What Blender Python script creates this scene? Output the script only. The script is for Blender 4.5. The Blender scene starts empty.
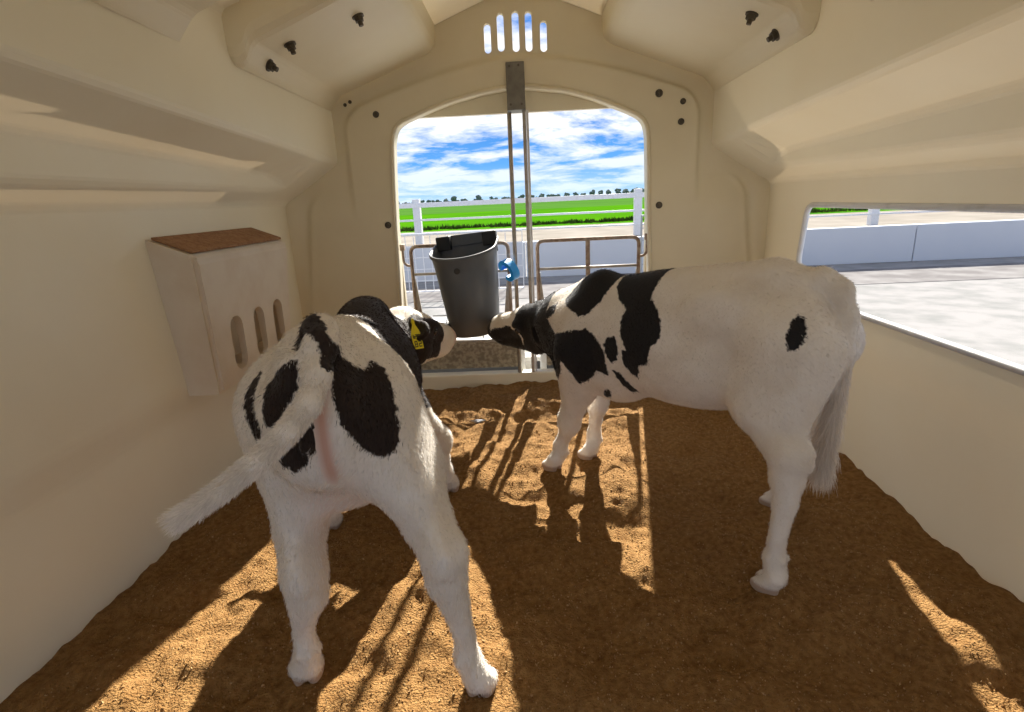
import bpy, bmesh, math, random
import numpy as np
from mathutils import Vector, Matrix, Euler
from math import radians, pi, sin, cos, sqrt, tan
random.seed(7)
rng = np.random.default_rng(7)
SC = bpy.context.scene
COL = SC.collection

# ------------------------------------------------------------------ camera
cam = bpy.data.cameras.new('camera')
co = bpy.data.objects.new('camera', cam); COL.objects.link(co)
cam.sensor_fit = 'HORIZONTAL'; cam.sensor_width = 36; cam.lens = 540*36/1024
cam.clip_start = 0.02; cam.clip_end = 3000
R = Matrix.Rotation(radians(2.0), 4, 'Z') @ Matrix.Rotation(radians(90-16.1), 4, 'X') @ Matrix.Rotation(radians(-2.7), 4, 'Z')
co.matrix_world = Matrix.Translation((0, 0, 1.1)) @ R
SC.camera = co
SC.view_settings.view_transform = 'Standard'
SC.view_settings.look = 'None'
SC.view_settings.exposure = 0.56
SC.view_settings.gamma = 1.0
SC.view_settings.use_curve_mapping = False
SC.cycles.max_bounces = 12
SC.cycles.diffuse_bounces = 8
SC.cycles.transmission_bounces = 8

# ------------------------------------------------------------------ sky and sun
SUN_STRENGTH = 12.0
SKY_STRENGTH = 0.88
world = bpy.data.worlds.new('sky'); SC.world = world
world.use_nodes = True
nt = world.node_tree; nt.nodes.clear()
def N(t, **k):
    n = nt.nodes.new(t)
    for a, b in k.items(): setattr(n, a, b)
    return n
def ramp(node, stops):
    e = node.color_ramp.elements
    while len(e) > 1: e.remove(e[-1])
    e[0].position = stops[0][0]; e[0].color = (*stops[0][1], 1)
    for p, c in stops[1:]:
        x = e.new(p); x.color = (*c, 1)
geo = N('ShaderNodeTexCoord')
sep = N('ShaderNodeSeparateXYZ'); nt.links.new(geo.outputs['Generated'], sep.inputs[0])
addz = N('ShaderNodeMath', operation='ADD'); nt.links.new(sep.outputs[2], addz.inputs[0]); addz.inputs[1].default_value = 0.16
mxz = N('ShaderNodeMath', operation='MAXIMUM'); nt.links.new(addz.outputs[0], mxz.inputs[0]); mxz.inputs[1].default_value = 0.05
dx = N('ShaderNodeMath', operation='DIVIDE'); nt.links.new(sep.outputs[0], dx.inputs[0]); nt.links.new(mxz.outputs[0], dx.inputs[1])
dy = N('ShaderNodeMath', operation='DIVIDE'); nt.links.new(sep.outputs[1], dy.inputs[0]); nt.links.new(mxz.outputs[0], dy.inputs[1])
cmb = N('ShaderNodeCombineXYZ'); nt.links.new(dx.outputs[0], cmb.inputs[0]); nt.links.new(dy.outputs[0], cmb.inputs[1])
mp = N('ShaderNodeMapping'); nt.links.new(cmb.outputs[0], mp.inputs[0])
mp.inputs['Location'].default_value = (3.1, 1.7, 0.0); mp.inputs['Rotation'].default_value = (0, 0, radians(-12)); mp.inputs['Scale'].default_value = (0.9, 1.0, 1)
nz = N('ShaderNodeTexNoise'); nt.links.new(mp.outputs[0], nz.inputs['Vector'])
nz.inputs['Scale'].default_value = 1.9; nz.inputs['Detail'].default_value = 9; nz.inputs['Roughness'].default_value = 0.62; nz.inputs['Distortion'].default_value = 0.3
cr = N('ShaderNodeValToRGB'); nt.links.new(nz.outputs[0], cr.inputs[0])
ramp(cr, [(0.42, (0, 0, 0)), (0.49, (.5, .5, .5)), (0.57, (1, 1, 1))])
gr = N('ShaderNodeValToRGB'); nt.links.new(sep.outputs[2], gr.inputs[0])
ramp(gr, [(0.0, (.42, .64, .90)), (0.06, (.12, .37, .80)), (0.14, (.045, .22, .66)), (1.0, (.06, .20, .62))])
mixc = N('ShaderNodeMix', data_type='RGBA'); nt.links.new(cr.outputs[0], mixc.inputs[0]); nt.links.new(gr.outputs[0], mixc.inputs[6])
clc = N('ShaderNodeValToRGB'); nt.links.new(sep.outputs[2], clc.inputs[0])
ramp(clc, [(0.0, (.62, .76, .93)), (0.05, (.70, .78, .90)), (0.12, (.92, .93, .95)), (1.0, (1.0, 1.0, 1.0))])
nt.links.new(clc.outputs[0], mixc.inputs[7])
bg = N('ShaderNodeBackground'); nt.links.new(mixc.outputs[2], bg.inputs[0]); bg.inputs[1].default_value = SKY_STRENGTH
wo = N('ShaderNodeOutputWorld'); nt.links.new(bg.outputs[0], wo.inputs[0])

SUND = Vector((0.185, 1.0, 0.66)).normalized()          # towards the sun
sl = bpy.data.lights.new('sun', 'SUN'); sl.energy = SUN_STRENGTH; sl.angle = radians(0.6); sl.color = (1.0, 0.95, 0.86)
so = bpy.data.objects.new('sun', sl); COL.objects.link(so)
so.rotation_euler = SUND.to_track_quat('Z', 'Y').to_euler(); so.location = (1, 6, 5)

# ------------------------------------------------------------------ helpers
def mat(name, base, rough=0.6, metal=0.0, noise=None, bump=None, spec=0.5, translucent=None, mottled=None):
    m = bpy.data.materials.new(name); m.use_nodes = True
    t = m.node_tree; b = t.nodes['Principled BSDF']
    b.inputs['Base Color'].default_value = (*base, 1); b.inputs['Roughness'].default_value = rough
    b.inputs['Metallic'].default_value = metal; b.inputs['Specular IOR Level'].default_value = spec
    tc = t.nodes.new('ShaderNodeTexCoord')
    if noise:                       # (scale, colour 2, contrast)
        sc, c2, lo, hi = noise
        n = t.nodes.new('ShaderNodeTexNoise'); n.inputs['Scale'].default_value = sc; n.inputs['Detail'].default_value = 6
        t.links.new(tc.outputs['Object'], n.inputs['Vector'])
        mr = t.nodes.new('ShaderNodeMapRange'); mr.inputs[1].default_value = lo; mr.inputs[2].default_value = hi
        t.links.new(n.outputs[0], mr.inputs[0])
        mx = t.nodes.new('ShaderNodeMix'); mx.data_type = 'RGBA'
        mx.inputs[6].default_value = (*base, 1); mx.inputs[7].default_value = (*c2, 1)
        t.links.new(mr.outputs[0], mx.inputs[0]); t.links.new(mx.outputs[2], b.inputs['Base Color'])
    if bump:
        sc, st, dist = bump
        n = t.nodes.new('ShaderNodeTexNoise'); n.inputs['Scale'].default_value = sc; n.inputs['Detail'].default_value = 5
        t.links.new(tc.outputs['Object'], n.inputs['Vector'])
        bp = t.nodes.new('ShaderNodeBump'); bp.inputs['Strength'].default_value = st; bp.inputs['Distance'].default_value = dist
        t.links.new(n.outputs[0], bp.inputs['Height']); t.links.new(bp.outputs[0], b.inputs['Normal'])
    if translucent:
        fac, tcol = translucent
        tr = t.nodes.new('ShaderNodeBsdfTranslucent'); tr.inputs[0].default_value = (*tcol, 1)
        ms = t.nodes.new('ShaderNodeMixShader'); ms.inputs[0].default_value = fac
        t.links.new(b.outputs[0], ms.inputs[1]); t.links.new(tr.outputs[0], ms.inputs[2])
        t.links.new(ms.outputs[0], t.nodes['Material Output'].inputs[0])
    return m

M = {}
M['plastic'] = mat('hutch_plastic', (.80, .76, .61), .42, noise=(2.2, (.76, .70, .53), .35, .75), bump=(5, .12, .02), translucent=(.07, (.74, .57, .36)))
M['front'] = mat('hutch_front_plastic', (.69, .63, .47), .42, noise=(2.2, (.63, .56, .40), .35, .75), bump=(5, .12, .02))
M['feeder'] = mat('feeder_plastic', (.84, .77, .65), .45, noise=(7, (.70, .58, .44), .45, .9), bump=(18, .2, .01), translucent=(.2, (.8, .7, .5)))
M['feed'] = mat('old_feed', (.26, .13, .06), .9, noise=(40, (.36, .2, .1), .35, .65), bump=(90, .8, .01))
M['sand'] = mat('sawdust', (.335, .188, .068), .95, noise=(60, (.21, .105, .033), .35, .68), bump=(170, 1.0, .015), spec=.1)
M['crumb'] = mat('sawdust_crumb', (.46, .31, .15), .95, noise=(150, (.20, .10, .035), .42, .58), spec=.1)
M['steel'] = mat('galvanised_steel', (.40, .37, .33), .5, .35, noise=(30, (.30, .26, .21), .4, .7))
M['rust'] = mat('rusty_steel', (.27, .19, .14), .7, .25, noise=(40, (.38, .32, .26), .4, .65))
M['plate'] = mat('zinc_plate', (.20, .19, .165), .5, .6, noise=(25, (.15, .14, .12), .4, .7))
M['bucket'] = mat('grey_rubber', (.075, .085, .10), .5, noise=(5, (.10, .10, .10), .4, .7), bump=(20, .1, .005))
M['black'] = mat('black_rubber', (.008, .008, .008), .6)
M['blue'] = mat('blue_plastic', (.01, .33, .85), .35)
M['bolt'] = mat('dark_bolt', (.10, .085, .065), .5, .6)
M['washer'] = mat('bolt_washer', (.30, .26, .2), .5, .5)
M['concrete'] = mat('rough_concrete', (.30, .25, .18), .95, noise=(45, (.17, .135, .095), .4, .6), bump=(80, .8, .01))
M['whitewall'] = mat('white_painted_concrete', (.52, .545, .59), .8, noise=(3, (.50, .53, .58), .45, .75))
M['whitemetal'] = mat('white_paint', (.66, .67, .69), .5, noise=(20, (.55, .55, .55), .5, .8))
M['pad'] = mat('outside_concrete', (.27, .26, .25), .9, noise=(4, (.20, .20, .19), .4, .7), bump=(60, .3, .01), spec=0.0)
M['wall_shadow_strip'] = mat('shadowed_concrete', (.16, .15, .145), .8, noise=(3, (.24, .23, .22), .4, .7), spec=0.0)  # pad concrete darkened, the low wall's shadow put into its colour
M['road'] = mat('dirt_road', (.26, .235, .20), .95, noise=(.8, (.20, .18, .15), .4, .7), spec=0.0)
M['grass'] = mat('bright_crop', (.05, .175, .003), .9, noise=(.12, (.035, .13, .006), .35, .7), spec=0.0)
M['grass2'] = mat('far_crop', (.055, .145, .02), .9, noise=(.05, (.045, .115, .02), .35, .7), spec=0.0)
M['weed'] = mat('verge_weeds', (.03, .06, .012), .9, noise=(5, (.10, .13, .03), .4, .7), spec=0.0)
M['tree'] = mat('far_foliage', (.10, .14, .12), .9, noise=(.4, (.15, .19, .16), .4, .7), spec=.1)  # foliage lightened to grey-green, distance haze mixed into the colour
M['trunk'] = mat('far_trunk', (.08, .06, .04), .9)
M['tag'] = mat('yellow_tag', (.85, .72, .02), .45)
M['ink'] = mat('tag_ink', (.03, .03, .02), .6)
M['eye'] = mat('calf_eye', (.010, .007, .006), .08)
M['paper'] = mat('scrap', (.62, .64, .68), .7)
M['wire'] = mat('grey_wire', (.30, .32, .34), .5, .5)
M['slat'] = mat('white_deck', (.52, .51, .48), .7, noise=(12, (.36, .34, .31), .5, .8))

def link(name, me, m=None, parent=None, smooth=False):
    o = bpy.data.objects.new(name, me); COL.objects.link(o)
    if m is not None:
        me.materials.append(m)
    if parent is not None: o.parent = parent
    if smooth: me.polygons.foreach_set('use_smooth', [True]*len(me.polygons))
    return o
def obj(name, bm, m=None, parent=None, smooth=False):
    me = bpy.data.meshes.new(name); bmesh.ops.recalc_face_normals(bm, faces=bm.faces[:]); bm.to_mesh(me); bm.free()
    return link(name, me, m, parent, smooth)
def pyobj(name, v, f, m=None, parent=None, smooth=False):
    me = bpy.data.meshes.new(name); me.from_pydata([tuple(map(float, p)) for p in v], [], [tuple(map(int, q)) for q in f]); me.update()
    return link(name, me, m, parent, smooth)
def tag(o, label=None, cat=None, group=None, kind=None):
    if label: o['label'] = label
    if cat: o['category'] = cat
    if group: o['group'] = group
    if kind: o['kind'] = kind
    return o
def empty(name, loc, label, cat, group=None):
    o = bpy.data.objects.new(name, None); COL.objects.link(o); o.location = loc; o.empty_display_size = .1
    return tag(o, label, cat, group)
def add_box(bm, x0, x1, y0, y1, z0, z1, bev=0.0, seg=2, mtx=None):
    r = bmesh.ops.create_cube(bm, size=1)
    vs = r['verts']
    bmesh.ops.scale(bm, vec=(x1-x0, y1-y0, z1-z0), verts=vs)
    bmesh.ops.translate(bm, vec=((x0+x1)/2, (y0+y1)/2, (z0+z1)/2), verts=vs)
    if bev:
        es = list({e for v in vs for e in v.link_edges})
        rr = bmesh.ops.bevel(bm, geom=es, offset=bev, segments=seg, affect='EDGES', profile=.5)
        vs = list({v for f in rr['faces'] for v in f.verts} | {v for v in vs if v.is_valid})
    if mtx is not None: bmesh.ops.transform(bm, matrix=mtx, verts=[v for v in vs if v.is_valid])
def add_tube(bm, pts, r, seg=10, cap=True):
    pts = [Vector(p) for p in pts]; n = len(pts)
    rs = r if isinstance(r, (list, tuple)) else [r]*n
    rings = []; prev = None
    for i, p in enumerate(pts):
        d = (pts[min(i+1, n-1)]-pts[max(i-1, 0)]).normalized()
        if prev is None:
            a = d.orthogonal().normalized()
        else:
            a = (prev - d*prev.dot(d)).normalized()
        prev = a; b = d.cross(a)
        rings.append([bm.verts.new(p+(a*cos(2*pi*k/seg)+b*sin(2*pi*k/seg))*rs[i]) for k in range(seg)])
    for A, B in zip(rings, rings[1:]):
        for k in range(seg): bm.faces.new((A[k], A[(k+1) % seg], B[(k+1) % seg], B[k]))
    if cap:
        bm.faces.new(rings[0][::-1]); bm.faces.new(rings[-1])
def rounded(pts, r=.03, n=5):
    """polyline with its inner corners rounded"""
    pts = [Vector(p) for p in pts]; out = [pts[0]]
    for i in range(1, len(pts)-1):
        a, b, c = pts[i-1], pts[i], pts[i+1]
        rr = min(r, (a-b).length/2, (c-b).length/2)
        p0 = b+(a-b).normalized()*rr; p1 = b+(c-b).normalized()*rr
        for k in range(n+1):
            t = k/n; out.append(p0*(1-t)**2+b*2*t*(1-t)+p1*t*t)
    out.append(pts[-1]); return out
def cutter_slot(cx, cz, w, h, y0, y1, axis='y', slant=0.0, seg=8):
    """solid with an upright stadium section, for cutting slots"""
    bm = bmesh.new(); pts = []
    for k in range(seg+1):
        a = pi*k/seg; pts.append((cos(a)*w/2, h/2-w/2+sin(a)*w/2))
    for k in range(seg+1):
        a = pi+pi*k/seg; pts.append((cos(a)*w/2, -h/2+w/2+sin(a)*w/2))
    A = []; B = []
    for (x, z) in pts:
        x += slant*z
        if axis == 'y':
            A.append(bm.verts.new((cx+x, y0, cz+z))); B.append(bm.verts.new((cx+x, y1, cz+z)))
        else:
            A.append(bm.verts.new((y0, cx+x, cz+z))); B.append(bm.verts.new((y1, cx+x, cz+z)))
    n = len(pts)
    for k in range(n): bm.faces.new((A[k], A[(k+1) % n], B[(k+1) % n], B[k]))
    bm.faces.new(A[::-1]); bm.faces.new(B)
    return bm
def carve(o, cutters):
    """cut the holes for good and take the cutters away again"""
    tmp = []
    for bm in cutters:
        c = obj('cutter', bm); tmp.append(c)
        md = o.modifiers.new('cut', 'BOOLEAN'); md.operation = 'DIFFERENCE'; md.object = c; md.solver = 'EXACT'
    bpy.context.view_layer.update()
    dg = bpy.context.evaluated_depsgraph_get()
    me = bpy.data.meshes.new_from_object(o.evaluated_get(dg))
    o.modifiers.clear(); o.data = me
    for c in tmp:
        d = c.data; bpy.data.objects.remove(c); bpy.data.meshes.remove(d)

def wn(o):
    md = o.modifiers.new('weighted', 'WEIGHTED_NORMAL'); md.keep_sharp = False; md.weight = 80; return o
# value noise for the bedding (numpy)
def vnoise(x, y, seed):
    r = np.random.default_rng(seed); T = r.random((256, 256))
    xi = np.floor(x).astype(int); yi = np.floor(y).astype(int); fx = x-xi; fy = y-yi
    fx = fx*fx*(3-2*fx); fy = fy*fy*(3-2*fy)
    a = T[xi % 256, yi % 256]; b = T[(xi+1) % 256, yi % 256]; c = T[xi % 256, (yi+1) % 256]; d = T[(xi+1) % 256, (yi+1) % 256]
    return (a*(1-fx)+b*fx)*(1-fy)+(c*(1-fx)+d*fx)*fy-.5

D = 3.0            # inner face of the hutch front
YB = -0.75         # unseen back of the hutch, left open to let in fill skylight

# ------------------------------------------------------------------ hutch shell
def sstep(e0, e1, x):
    t = np.clip((x-e0)/(e1-e0), 0, 1); return t*t*(3-2*t)
def profile(y):
    s = .045*(D-y); k = float(np.clip((y-2.55)/.22, 0, 1)); k = k*k*(3-2*k)
    a = (1.178*(1-k)+1.168*k, 1.192*(1-k)+1.202*k); b = (1.172*(1-k)+1.150*k, (1.250+s*.8)*(1-k)+1.214*k)   # the small upright step dies out towards the front
    return [(1.285, -.05), (1.285, .40), (1.262, .50), (1.265, 1.14), a, b, (.975, 1.325+s), (.975, 1.74), (.39, 1.95), (0, 2.10)]
def chaikin(p, n=2, cut=.12):
    for _ in range(n):
        q = [p[0]]
        for a, b in zip(p, p[1:]):
            L = sqrt((a[0]-b[0])**2+(a[1]-b[1])**2); c = min(.3, (.014 if _ == 0 else .005)/max(L, 1e-6))
            q.append((a[0]*(1-c)+b[0]*c, a[1]*(1-c)+b[1]*c)); q.append((a[0]*c+b[0]*(1-c), a[1]*c+b[1]*(1-c)))
        q.append(p[-1]); p = q
    return p
ys = np.linspace(YB, 3.0, 62)
def shell_side(name, sgn, i0, i1, opening=None):
    V = []; F = []; 
    P0 = chaikin(profile(0)); n = len(P0)
    for y in ys:
        P = chaikin(profile(y))
        V += [(sgn*x, y, z) for x, z in P]
    sel = range(i0, min(i1, n-1))
    for j in range(len(ys)-1):
        for i in sel:
            F.append((j*n+i, j*n+i+1, (j+1)*n+i+1, (j+1)*n+i))
    return pyobj(name, V, F, M['plastic'])
PN = chaikin(profile(0))
ksplit = min(range(len(PN)), key=lambda i: abs(PN[i][1]-1.70) if abs(PN[i][0]-.975) < .02 else 9)
wl = shell_side('wall_left', -1, 0, ksplit); tag(wl, kind='structure')
wr = shell_side('wall_right', 1, 0, ksplit); tag(wr, kind='structure')
# hatch opening in the right wall (its slanting edge shows at the photo's right border)
bm = bmesh.new()
q = rounded([(1.5, 1.15, 1.02), (1.5, 1.15, .62), (1.5, 2.46, .62), (1.5, 2.565, .76), (1.5, 2.525, 1.02), (1.5, 1.15, 1.02)], .05)
A = [bm.verts.new((1.1, p.y, p.z)) for p in q[:-1]]; B = [bm.verts.new((1.5, p.y, p.z)) for p in q[:-1]]
for k in range(len(A)): bm.faces.new((A[k], A[(k+1) % len(A)], B[(k+1) % len(A)], B[k]))
bm.faces.new(A[::-1]); bm.faces.new(B)
bmesh.ops.recalc_face_normals(bm, faces=bm.faces[:])
carve(wr, [bm])

def ceiling_mesh():
    V = []; F = []; n = len(PN)
    half = list(range(ksplit, n)); m = len(half)
    for y in ys:
        P = chaikin(profile(y)); H_ = [P[i] for i in half]
        V += [(-x, y, z) for x, z in H_] + [(x, y, z) for x, z in H_[::-1][1:]]
    w = 2*m-1
    for j in range(len(ys)-1):
        for i in range(w-1): F.append((j*w+i, j*w+i+1, (j+1)*w+i+1, (j+1)*w+i))
    return V, F
v, f = ceiling_mesh()
ceil = pyobj('ceiling', v, f, M['plastic']); tag(ceil, kind='structure')
# bosses moulded down from the roof, two per side
def boss(sgn, y0, y1):
    n_ = 14; V = []; F = []; m = None
    Ys = [y0+.001, y0+.006, y0+.018, y0+.035]+list(np.linspace(y0+.07, y1, n_))
    for j, y in enumerate(Ys):
        k = (y-y0)/(y1-y0)
        P = [(.985, 1.78), (.975, 1.575), (.925+.045*k, 1.582), (.895+.02*k, 1.645), (.45, 1.815), (.415, 1.848), (.405, 2.00)]
        P = chaikin(P, 2); m = len(P)
        lift = (.055, .026, .008, .0)[j] if j < 4 else 0
        for x, z in P: V.append((sgn*x, y, z+(lift if z < 1.95 else 0)))
    for x, z in chaikin([(.985, 1.78), (.975, 1.575), (.925, 1.582), (.895, 1.645), (.45, 1.815), (.415, 1.848), (.405, 2.00)], 2):   # end face
        V.append((sgn*x, y0, max(z, 1.95 if x < .6 else 1.78)))
    b0 = len(Ys)*m
    for j in range(len(Ys)-1):
        for i in range(m-1): F.append((j*m+i, j*m+i+1, (j+1)*m+i+1, (j+1)*m+i))
    for i in range(m-1): F.append((b0+i, b0+i+1, i+1, i))
    return pyobj('roof_boss', V, F, M['plastic'], ceil)
for sgn in (-1, 1):
    boss(sgn, 2.0, 2.985); boss(sgn, .75, 1.72)

# front wall: rings between the doorway and the outline of the shell, with moulded relief
DOOR = [(-.735, .10), (-.722, .45), (-.712, .70), (-.699, 1.019), (-.685, 1.25), (-.672, 1.42), (-.655, 1.48), (-.627, 1.503), (-.578, 1.524), (-.465, 1.562), (-.345, 1.598), (-.204, 1.628), (-.071, 1.645),
        (.03, 1.645), (.231, 1.618), (.377, 1.575), (.529, 1.515), (.60, 1.482), (.630, 1.455), (.645, 1.40), (.652, 1.2), (.659, .959), (.672, .70), (.680, .45), (.695, .10)]
def resample(P, n):
    P = np.array(P, float); s = np.r_[0, np.cumsum(np.hypot(*np.diff(P, axis=0).T))]
    t = np.linspace(0, s[-1], n); return np.c_[np.interp(t, s, P[:, 0]), np.interp(t, s, P[:, 1])]
def smoothpoly(P, n):
    Q = resample(P, n)
    for _ in range(3):
        Q[1:-1] = .25*Q[:-2]+.5*Q[1:-1]+.25*Q[2:]
    return Q
def boxsd(x, z, hw, top, r):
    qx = np.abs(x)-(hw-r); qz = (z-(top-r))
    return np.hypot(np.maximum(qx, 0), np.maximum(qz, 0))+np.minimum(np.maximum(qx, qz), 0)-r
def relief(x, z):
    topG = 1.79-.255*np.abs(x)**1.55
    g = boxsd(x+.005, z-(topG-1.79), .91, 1.79, .10)
    side = sstep(1.02, 1.22, z)                                # this edge dies out lower down
    d = .020*sstep(-.004, .016, -g)*side
    d += .020*sstep(.0, .030, -boxsd(np.abs(x)-.12*(1.1-z), z, 1.165, 1.20, .14))*(1-side*.9)
    # narrow raised bead on the outline
    d += .007*np.exp(-(g+.004)**2/.010**2)*side
    b2 = boxsd(np.abs(x)-.12*(1.1-z), z, 1.155, 1.19, .13)
    d += .010*np.exp(-(b2)**2/.014**2)*sstep(1.25, 1.1, z)*sstep(1.02, 1.10, np.abs(x))
    return -d
NN = 260
inner = smoothpoly(DOOR, NN)
outer = chaikin(profile(D)); outer = [(-x-.01, z+.004) for x, z in outer]+[(x+.01, z+.004) for x, z in outer[::-1][1:]]
from mathutils.geometry import delaunay_2d_cdt
SLOTS = [(-.152, 1.872, .135), (-.086, 1.895, .170), (-.012, 1.895, .180), (.052, 1.892, .178), (.125, 1.867, .138)]
def slot_poly(x, zc, h, w=.034):
    return [(x+cos(pi*k/8)*w/2, zc+h/2-w/2+sin(pi*k/8)*w/2) for k in range(9)]+[(x+cos(pi+pi*k/8)*w/2, zc-h/2+w/2+sin(pi+pi*k/8)*w/2) for k in range(9)]
def inpoly(px, pz, P):
    P = np.array(P); c = np.zeros(len(px), bool); n = len(P)
    for i in range(n):
        x1, z1 = P[i]; x2, z2 = P[(i+1) % n]
        m = ((z1 > pz) != (z2 > pz)) & (px < (x2-x1)*(pz-z1)/(z2-z1+1e-12)+x1); c ^= m
    return c
outl = [(1.295, -.06)]+[tuple(p) for p in resample(outer[::-1], 260)]+[(-1.295, -.06)]
hole = [(-.74, .0)]+[tuple(p) for p in inner]+[(.70, .0)]
pts = []; edges = []
def addloop(P):
    b = len(pts); pts.extend(Vector(p) for p in P); n = len(P)
    edges.extend((b+i, b+(i+1) % n) for i in range(n))
addloop(outl); addloop(hole)
for s_ in SLOTS: addloop(slot_poly(*s_))
gxx, gzz = np.meshgrid(np.arange(-1.29, 1.291, .012), np.arange(-.05, 2.10, .012)); gxx = gxx.ravel(); gzz = gzz.ravel()
ok = inpoly(gxx, gzz, outl) & ~inpoly(gxx, gzz, hole)
for s_ in SLOTS: ok &= ~inpoly(gxx, gzz, slot_poly(*s_))
pts.extend(Vector((float(a), float(b))) for a, b in zip(gxx[ok], gzz[ok]))
res = delaunay_2d_cdt(pts, edges, [], 0, 1e-5)
P2 = np.array([tuple(v) for v in res[0]]); T3 = np.array([f for f in res[2] if len(f) == 3])
cx_ = P2[T3].mean(axis=1); ok = inpoly(cx_[:, 0], cx_[:, 1], outl) & ~inpoly(cx_[:, 0], cx_[:, 1], hole)
for s_ in SLOTS: ok &= ~inpoly(cx_[:, 0], cx_[:, 1], slot_poly(*s_))
T3 = T3[ok]
rel = relief(P2[:, 0], P2[:, 1])
dw = 1.285-np.abs(P2[:, 0]); r_ = .14                       # rounded corner into the side walls
fil = (r_-np.sqrt(np.maximum(r_**2-(r_-np.clip(dw, 0, r_))**2, 0)))*sstep(1.22, 1.08, P2[:, 1])
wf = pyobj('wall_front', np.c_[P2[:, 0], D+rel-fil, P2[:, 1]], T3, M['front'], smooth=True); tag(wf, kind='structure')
# slot liners: the thickness of the wall round each slot
def liner(x, zc, h, w=.034):
    bm = bmesh.new(); pts = []
    for k in range(9): a = pi*k/8; pts.append((cos(a)*w/2, h/2-w/2+sin(a)*w/2))
    for k in range(9): a = pi+pi*k/8; pts.append((cos(a)*w/2, -h/2+w/2+sin(a)*w/2))
    A = [bm.verts.new((x+a, D-.004, zc+b)) for a, b in pts]; B = [bm.verts.new((x+a, D+.03, zc+b)) for a, b in pts]
    n = len(pts)
    for k in range(n): bm.faces.new((A[k], A[(k+1) % n], B[(k+1) % n], B[k]))
    return obj('vent_slot_lining', bm, M['front'], wf, smooth=True)
for s_ in SLOTS: liner(*s_)

# doorway trim: rolled lip, deep jamb, straight outer lintel
bm = bmesh.new()
lip = [(x, D-.004+relief(np.array([x]), np.array([z]))[0], z) for x, z in inner[::2]]
add_tube(bm, lip, .011, 8)
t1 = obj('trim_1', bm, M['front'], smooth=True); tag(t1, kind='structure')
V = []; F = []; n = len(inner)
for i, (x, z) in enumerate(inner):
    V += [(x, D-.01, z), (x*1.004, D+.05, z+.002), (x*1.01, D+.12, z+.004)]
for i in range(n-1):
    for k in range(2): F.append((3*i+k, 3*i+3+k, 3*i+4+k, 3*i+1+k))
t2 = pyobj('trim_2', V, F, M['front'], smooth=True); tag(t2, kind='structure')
# outer skin with the straight lintel
bm = bmesh.new()
def arcpts(x0, x1, zt, r, n=6):
    out = [(x0, .0)]
    for k in range(n+1):
        a = pi-pi/2*k/n; out.append((x0+r+cos(a)*r, zt-r+sin(a)*r))
    for k in range(n+1):
        a = pi/2-pi/2*k/n; out.append((x1-r+cos(a)*r, zt-r+sin(a)*r))
    out.append((x1, .0)); return out
ip = arcpts(-.716, .672, 1.545, .05); op = arcpts(-1.30, 1.30, 1.76, .35)
yo = D+.12
A = [bm.verts.new((x, yo, z)) for x, z in ip]; B = [bm.verts.new((x, yo, z)) for x, z in op]; A2 = [bm.verts.new((x, yo+.035, z)) for x, z in ip]; B2 = [bm.verts.new((x, yo+.035, z)) for x, z in op]
for k in range(len(A)-1):
    bm.faces.new((A[k], A[k+1], B[k+1], B[k])); bm.faces.new((A[k], A2[k], A2[k+1], A[k+1])); bm.faces.new((A2[k], B2[k], B2[k+1], A2[k+1])); bm.faces.new((B[k], B[k+1], B2[k+1], B2[k]))
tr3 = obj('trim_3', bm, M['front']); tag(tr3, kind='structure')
# sill
bm = bmesh.new(); add_box(bm, -.80, .76, D-.015, D+.055, -.10, .135, .010, 3)
sill = obj('trim_4', bm, M['plastic'], smooth=False); tag(sill, kind='structure')

# unseen panel across the top of the open rear, added to block high skylight
bm = bmesh.new(); add_box(bm, -1.29, 1.29, YB-.03, YB, 1.40, 2.12, .005)
wb = obj('wall_back_sky_block', bm, M['plastic']); tag(wb, kind='structure')
# screws and bolts of the hutch
def screw(parent, x, y, z, r=.011, n=(0, -1, 0)):
    bm = bmesh.new(); n = Vector(n).normalized(); p = Vector((x, y, z))
    add_tube(bm, [p, p+n*.003], r*1.5, 14); add_tube(bm, [p+n*.003, p+n*.012, p+n*.014], [r, r, r*.6], 6)
    return obj('screw', bm, M['bolt'], parent)
for x, z, r in [(-.741, 1.551, .011), (-.900, 1.606, .006), (-.873, 1.619, .006), (.694, 1.58, .013), (.815, 1.537, .010), (.809, 1.443, .011), (.71, 1.039, .012), (-.739, 1.0, .012)]:
    screw(wf, x, D+float(relief(np.array([x]), np.array([z]))[0]), z, r)
def bolt(x, y, z, n):
    bm = bmesh.new(); n = Vector(n).normalized(); p = Vector((x, y, z))
    add_tube(bm, [p-n*.004, p+n*.003], .022, 18); add_tube(bm, [p+n*.003, p+n*.017], .017, 6); add_tube(bm, [p+n*.017, p+n*.032], .009, 10)
    b = obj('bolt', bm, M['bolt'], ceil)
n_in = {-1: (.30, 0, -.95), 1: (-.30, 0, -.95)}
bolt(-.578, 2.212, 1.764, n_in[-1]); bolt(-.82, 2.157, 1.672, n_in[-1]); bolt(-.913, 2.174, 1.613, (.85, 0, -.5))
bolt(.808, 2.134, 1.677, n_in[1]); bolt(.912, 2.173, 1.620, (-.85, 0, -.5))
bolt(.60, 1.0, 1.750, n_in[1]); bolt(-.60, 1.0, 1.750, n_in[-1])

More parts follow.
